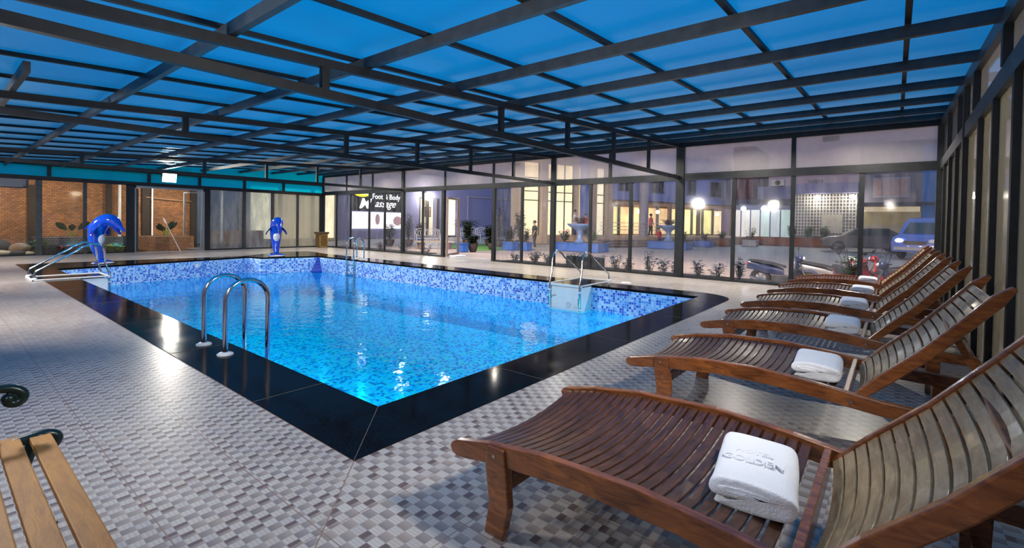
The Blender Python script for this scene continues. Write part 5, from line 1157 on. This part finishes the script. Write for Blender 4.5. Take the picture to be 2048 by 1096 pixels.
motorbike((12.85, -1.5, -.405), math.radians(200), 'dark red scooter with a raised round mirror, outside the glass', REDP)
motorbike((14.6, -1.05, -.405), math.radians(-80), 'silver grey motorbike behind the dark red scooter', SILV)
motorbike((13.7, -2.1, -.405), math.radians(60), 'red and silver motorbike behind the backs of the far loungers', REDP)
motorbike((15.6, -2.35, -.405), math.radians(75), 'red motorbike farther right, in front of the van', REDP)
motorbike((12.9, -2.6, -.405), math.radians(100), 'blue motorbike in the far right corner outside the glass', BLUEP)
def vehicle(name, label, loc, rz, prof_, w, col, wins, wheels, lamp=False):
    t = thing(name, label, 'car' if name == 'car' else 'van', loc, None, rz=rz); B = lambda mb, n, m_, **k: mb.build(n, m_, t, world=False, **k)
    n = len(prof_)
    st = [(-w/2, .90), (-w/2+.08, 1.0), (w/2-.08, 1.0), (w/2, .90)]
    zc = sum(z for _, z in prof_)/n; xc = sum(x for x, _ in prof_)/n
    mb = MB(); mb.rings([[(xc+(x-xc)*(.985 if s_ < 1 else 1), y, (zc+(z-zc)*(s_+.06 if s_ < 1 else 1))) for x, z in prof_] for y, s_ in st]); B(mb, 'body', col, smooth=40)
    for nm, q in wins: mb = MB(); mb.add(*q); B(mb, nm, GLASSD, fix=False)
    for x in wheels:
        for s_ in (-1, 1): mb = MB(); wheel(mb, (x, s_*(w/2-.08), .33), .33, .2); B(mb, 'wheel', TYRE, smooth=True)
    return t, B
VANB = mat('blue_white_van_paint', (.09, .15, .55), .3, 0, .08, 1, 0, .6)
vp = [(2.45, .35), (2.50, .75), (2.35, 1.0), (1.75, 1.15), (1.15, 1.75), (.7, 1.95), (-2.3, 1.98), (-2.45, 1.7), (-2.5, .35)]
t, B = vehicle('van', 'blue lit minivan with one bright headlamp, parked beyond the motorbikes', (29.0, -4.05, 0), math.radians(158), vp, 1.85, VANB,
    [('windscreen', ([(1.72, -.78, 1.21), (1.72, .78, 1.21), (1.20, .70, 1.72), (1.20, -.70, 1.72)], [(0, 1, 2, 3)])), ('side_window', ([(1.35, -.94, 1.15), (-.2, -.94, 1.15), (-.2, -.935, 1.65), (.95, -.935, 1.65)], [(0, 1, 2, 3)])), ('side_window', ([(-.35, -.94, 1.15), (-2.2, -.94, 1.15), (-2.2, -.935, 1.65), (-.35, -.935, 1.65)], [(0, 1, 2, 3)])),
     ('side_window', ([(1.35, .94, 1.15), (-.2, .94, 1.15), (-.2, .935, 1.65), (.95, .935, 1.65)], [(0, 1, 2, 3)])), ('side_window', ([(-.35, .94, 1.15), (-2.2, .94, 1.15), (-2.2, .935, 1.65), (-.35, .935, 1.65)], [(0, 1, 2, 3)]))], (1.6, -1.6))
for s_, m_ in ((-1, emit('headlamp_on', (1, .98, .9), 18)), (1, mat('lamp_lens', (.7, .75, .8), .1))):
    mb = MB(); mb.ball((2.44, .62*s_, .86), (.07, .16, .10), 10, 6); B(mb, 'headlamp', m_, smooth=80)
mb = MB(); mb.box(2.46, 2.54, -.8, .8, .42, .58); B(mb, 'bumper', mat('grey_bumper', (.35, .36, .4), .5), bevel=.02); mb = MB(); mb.box(2.46, 2.52, -.42, .42, .70, .86); B(mb, 'grille', MULL)
cp = [(2.1, .3), (2.15, .65), (1.9, .85), (1.1, .95), (.5, 1.4), (-1.0, 1.42), (-1.7, .98), (-2.1, .92), (-2.15, .3)]
t, B = vehicle('car', 'dark saloon car parked left of the blue van', (33.5, -1.0, 0), math.radians(100), cp, 1.7, mat('dark_grey_car_paint', (.08, .085, .10), .25, .2), [('windscreen', ([(1.08, -.7, .99), (1.08, .7, .99), (.55, .6, 1.37), (.55, -.6, 1.37)], [(0, 1, 2, 3)])), ('side_window', ([(.9, -.865, .98), (-1.4, -.865, .98), (-.95, -.86, 1.33), (.45, -.86, 1.33)], [(0, 1, 2, 3)])), ('side_window', ([(.9, .865, .98), (-1.4, .865, .98), (-.95, .86, 1.33), (.45, .86, 1.33)], [(0, 1, 2, 3)]))], (1.35, -1.35))

# ------------------------------------------------------------------ people on the terrace and in the courtyard
SKIN = mat('skin_tone', (.42, .24, .16), .6, 0, .05); HAIR = mat('dark_hair', (.012, .010, .010), .6)
def person(label, loc, rz, h, shirt, legs, pose='stand'):
    t = thing('person', label, 'person', loc, None, rz=rz); k = h/1.7; sit = pose == 'sit'
    hz = .48 if sit else .90
    J = {'pel': (0, 0, hz), 'wa': (0, 0, hz+.18), 'ch': (0, 0, hz+.38), 'nk': (.01, 0, hz+.56), 'hd': (.03, 0, hz+.66), 'top': (.03, 0, hz+.77)}
    E_ = [('pel', 'wa'), ('wa', 'ch'), ('ch', 'nk'), ('nk', 'hd'), ('hd', 'top')]; Rr = {'pel': .13, 'wa': .115, 'ch': .135, 'nk': .05, 'hd': .088, 'top': .07}
    for s_, nm in ((-1, 'r'), (1, 'l')):
        J['sh'+nm] = (0, .17*s_, hz+.48); J['el'+nm] = (.05, .22*s_, hz+.22); J['wr'+nm] = (.16, .20*s_, hz+.02) if nm == 'l' else (.08, .23*s_, hz-.02); J['ha'+nm] = (J['wr'+nm][0]+.03, .20*s_, J['wr'+nm][2]-.09)
        J['hp'+nm] = (0, .09*s_, hz-.04); J['kn'+nm] = (.42, .11*s_, hz+.0) if sit else (.04*s_+.02, .10*s_, .48); J['an'+nm] = (.42, .11*s_, .08) if sit else (.06*s_-.02, .10*s_, .08); J['to'+nm] = (J['an'+nm][0]+.16, .11*s_, .035)
        E_ += [('ch', 'sh'+nm), ('sh'+nm, 'el'+nm), ('el'+nm, 'wr'+nm), ('wr'+nm, 'ha'+nm), ('pel', 'hp'+nm), ('hp'+nm, 'kn'+nm), ('kn'+nm, 'an'+nm), ('an'+nm, 'to'+nm)]
        Rr.update({'sh'+nm: .062, 'el'+nm: .042, 'wr'+nm: .03, 'ha'+nm: .032, 'hp'+nm: .09, 'kn'+nm: .055, 'an'+nm: .038, 'to'+nm: .035})
    K = list(J); me = bpy.data.meshes.new('body'); me.from_pydata([tuple(c*k for c in J[q]) for q in K], [(K.index(a), K.index(b_)) for a, b_ in E_], [])
    o = bpy.data.objects.new('body', me); COL.objects.link(o); o.parent = t
    md = o.modifiers.new('skin', 'SKIN'); me.skin_vertices[0].data
    for i, q in enumerate(K): me.skin_vertices[0].data[i].radius = (Rr[q]*k,)*2; me.skin_vertices[0].data[i].use_root = (i == 0)
    md.use_smooth_shade = True; sb = o.modifiers.new('sub', 'SUBSURF'); sb.levels = 1; sb.render_levels = 1; me.materials.append(SKIN)
    V = lambda p: tuple(c*k for c in p)
    mb = MB(); mb.rings([[V((rx*math.cos(2*pi*q/14), ry*math.sin(2*pi*q/14), hz+z)) for q in range(14)] for z, rx, ry in ((-.08, .145, .185), (.1, .135, .165), (.35, .15, .19), (.47, .12, .20), (.53, .07, .09))])
    for nm in 'lr': mb.tube([V(J['sh'+nm]), V(tuple(a*.55+b_*.45 for a, b_ in zip(J['sh'+nm], J['el'+nm]))), V(J['el'+nm])], [.078*k, .068*k, .058*k], 10)
    mb.build('shirt', shirt, t, world=False, smooth=60)
    mb = MB()
    for nm in 'lr': mb.tube([V(J['hp'+nm]), V(J['kn'+nm]), V((J['an'+nm][0], J['an'+nm][1], .12))], [.11*k, .075*k, .06*k], 10)
    mb.rings([[V((rx*math.cos(2*pi*q/14), ry*math.sin(2*pi*q/14), hz+z)) for q in range(14)] for z, rx, ry in ((-.12, .12, .16), (.06, .14, .175))]); mb.build('trousers', legs, t, world=False, smooth=60)
    mb = MB(); mb.ball(V((.005, 0, hz+.74)), (.112*k, .10*k, .105*k), 14, 8); mb.build('hair', HAIR, t, world=False, smooth=80)
    mb = MB()
    for s_ in (-1, 1): mb.ball(V((.118, .032*s_, hz+.675)), .011*k, 6, 4)
    mb.ball(V((.128, 0, hz+.645)), (.018*k, .013*k, .022*k), 6, 4); mb.build('face_features', mat('dark_face_detail', (.16, .07, .05), .6), t, world=False, smooth=80)
DK = mat('black_cloth', (.012, .012, .015), .9); WC = mat('white_shirt_cloth', (.55, .55, .6), .9); RC = mat('red_shirt_cloth', (.55, .03, .03), .9); NV = mat('navy_cloth', (.03, .04, .10), .9)
person('person in dark clothes standing by the blue planters, left of the post', (19.0, 12.6, 0), 2.6, 1.50, DK, DK)
def onT(px_u, v): return W(px_u, v, .55)
person('person in a white shirt standing in front of the lit restaurant windows', onT(2.6, -2.4)[:2]+(.55,), 2.2, 1.7, WC, NV)
person('person in a red shirt beside the one in white on the terrace', onT(3.9, -1.9)[:2]+(.55,), 3.4, 1.5, RC, DK)
person('person in a red shirt sitting on the terrace steps beside the round column', W(8.4, -4.05, .0)[:2]+(.06,), -1.9, 1.55, RC, NV, 'sit')
person('person in a pink shirt standing left of the far pedestal bowl', W(9.2, -2.6, .55), -1.6, 1.6, mat('pink_cloth', (.6, .10, .16), .9), DK)

for i, (x, y, z) in enumerate(EAVE_FILLS):
    t = thing('added_eave_floodlight', 'added floodlight %d under the outer eave of the hall, aimed at the courtyard' % (i+1), 'lamp', (x, y, z)); t['label'] = 'small added outdoor floodlight under the eave of the long glass wall, '+('above the motorbikes', 'above the filter box', 'right of the open entrance', 'above the massage sign view')[i]; mb = MB(); mb.box(x-.1, x+.06, y-.16, y+.16, z-.08, z+.02); mb.build('housing', STEEL2, t); mb = MB(); mb.box(11.3, x-.1, y-.02, y+.02, z-.06, z-.02); mb.build('bracket', STEEL, t)


for i, (x, y, z) in enumerate(DOWN_FILLS):
    t = thing('fill_downlight', 'small added ceiling downlight behind the last rafter but one, number %s along the glass wall' % ('one', 'two', 'three', 'four', 'five', 'six', 'seven', 'eight', 'nine')[i], 'lamp', (x, y, z)); t['label'] = 'small added roof downlight hidden by a rafter, ' + ('nearest the right wall', 'above the rounded coping corner', 'right of the filter box', 'above the filter box', 'between filter box and entrance', 'above the open entrance', 'above the far pool ladder', 'facing the massage sign', 'nearest the far corner')[i]
    mb = MB(); mb.box(x-.05, x+.08, y-.07, y+.07, z-.03, z+.02); mb.build('housing', STEEL2, t)
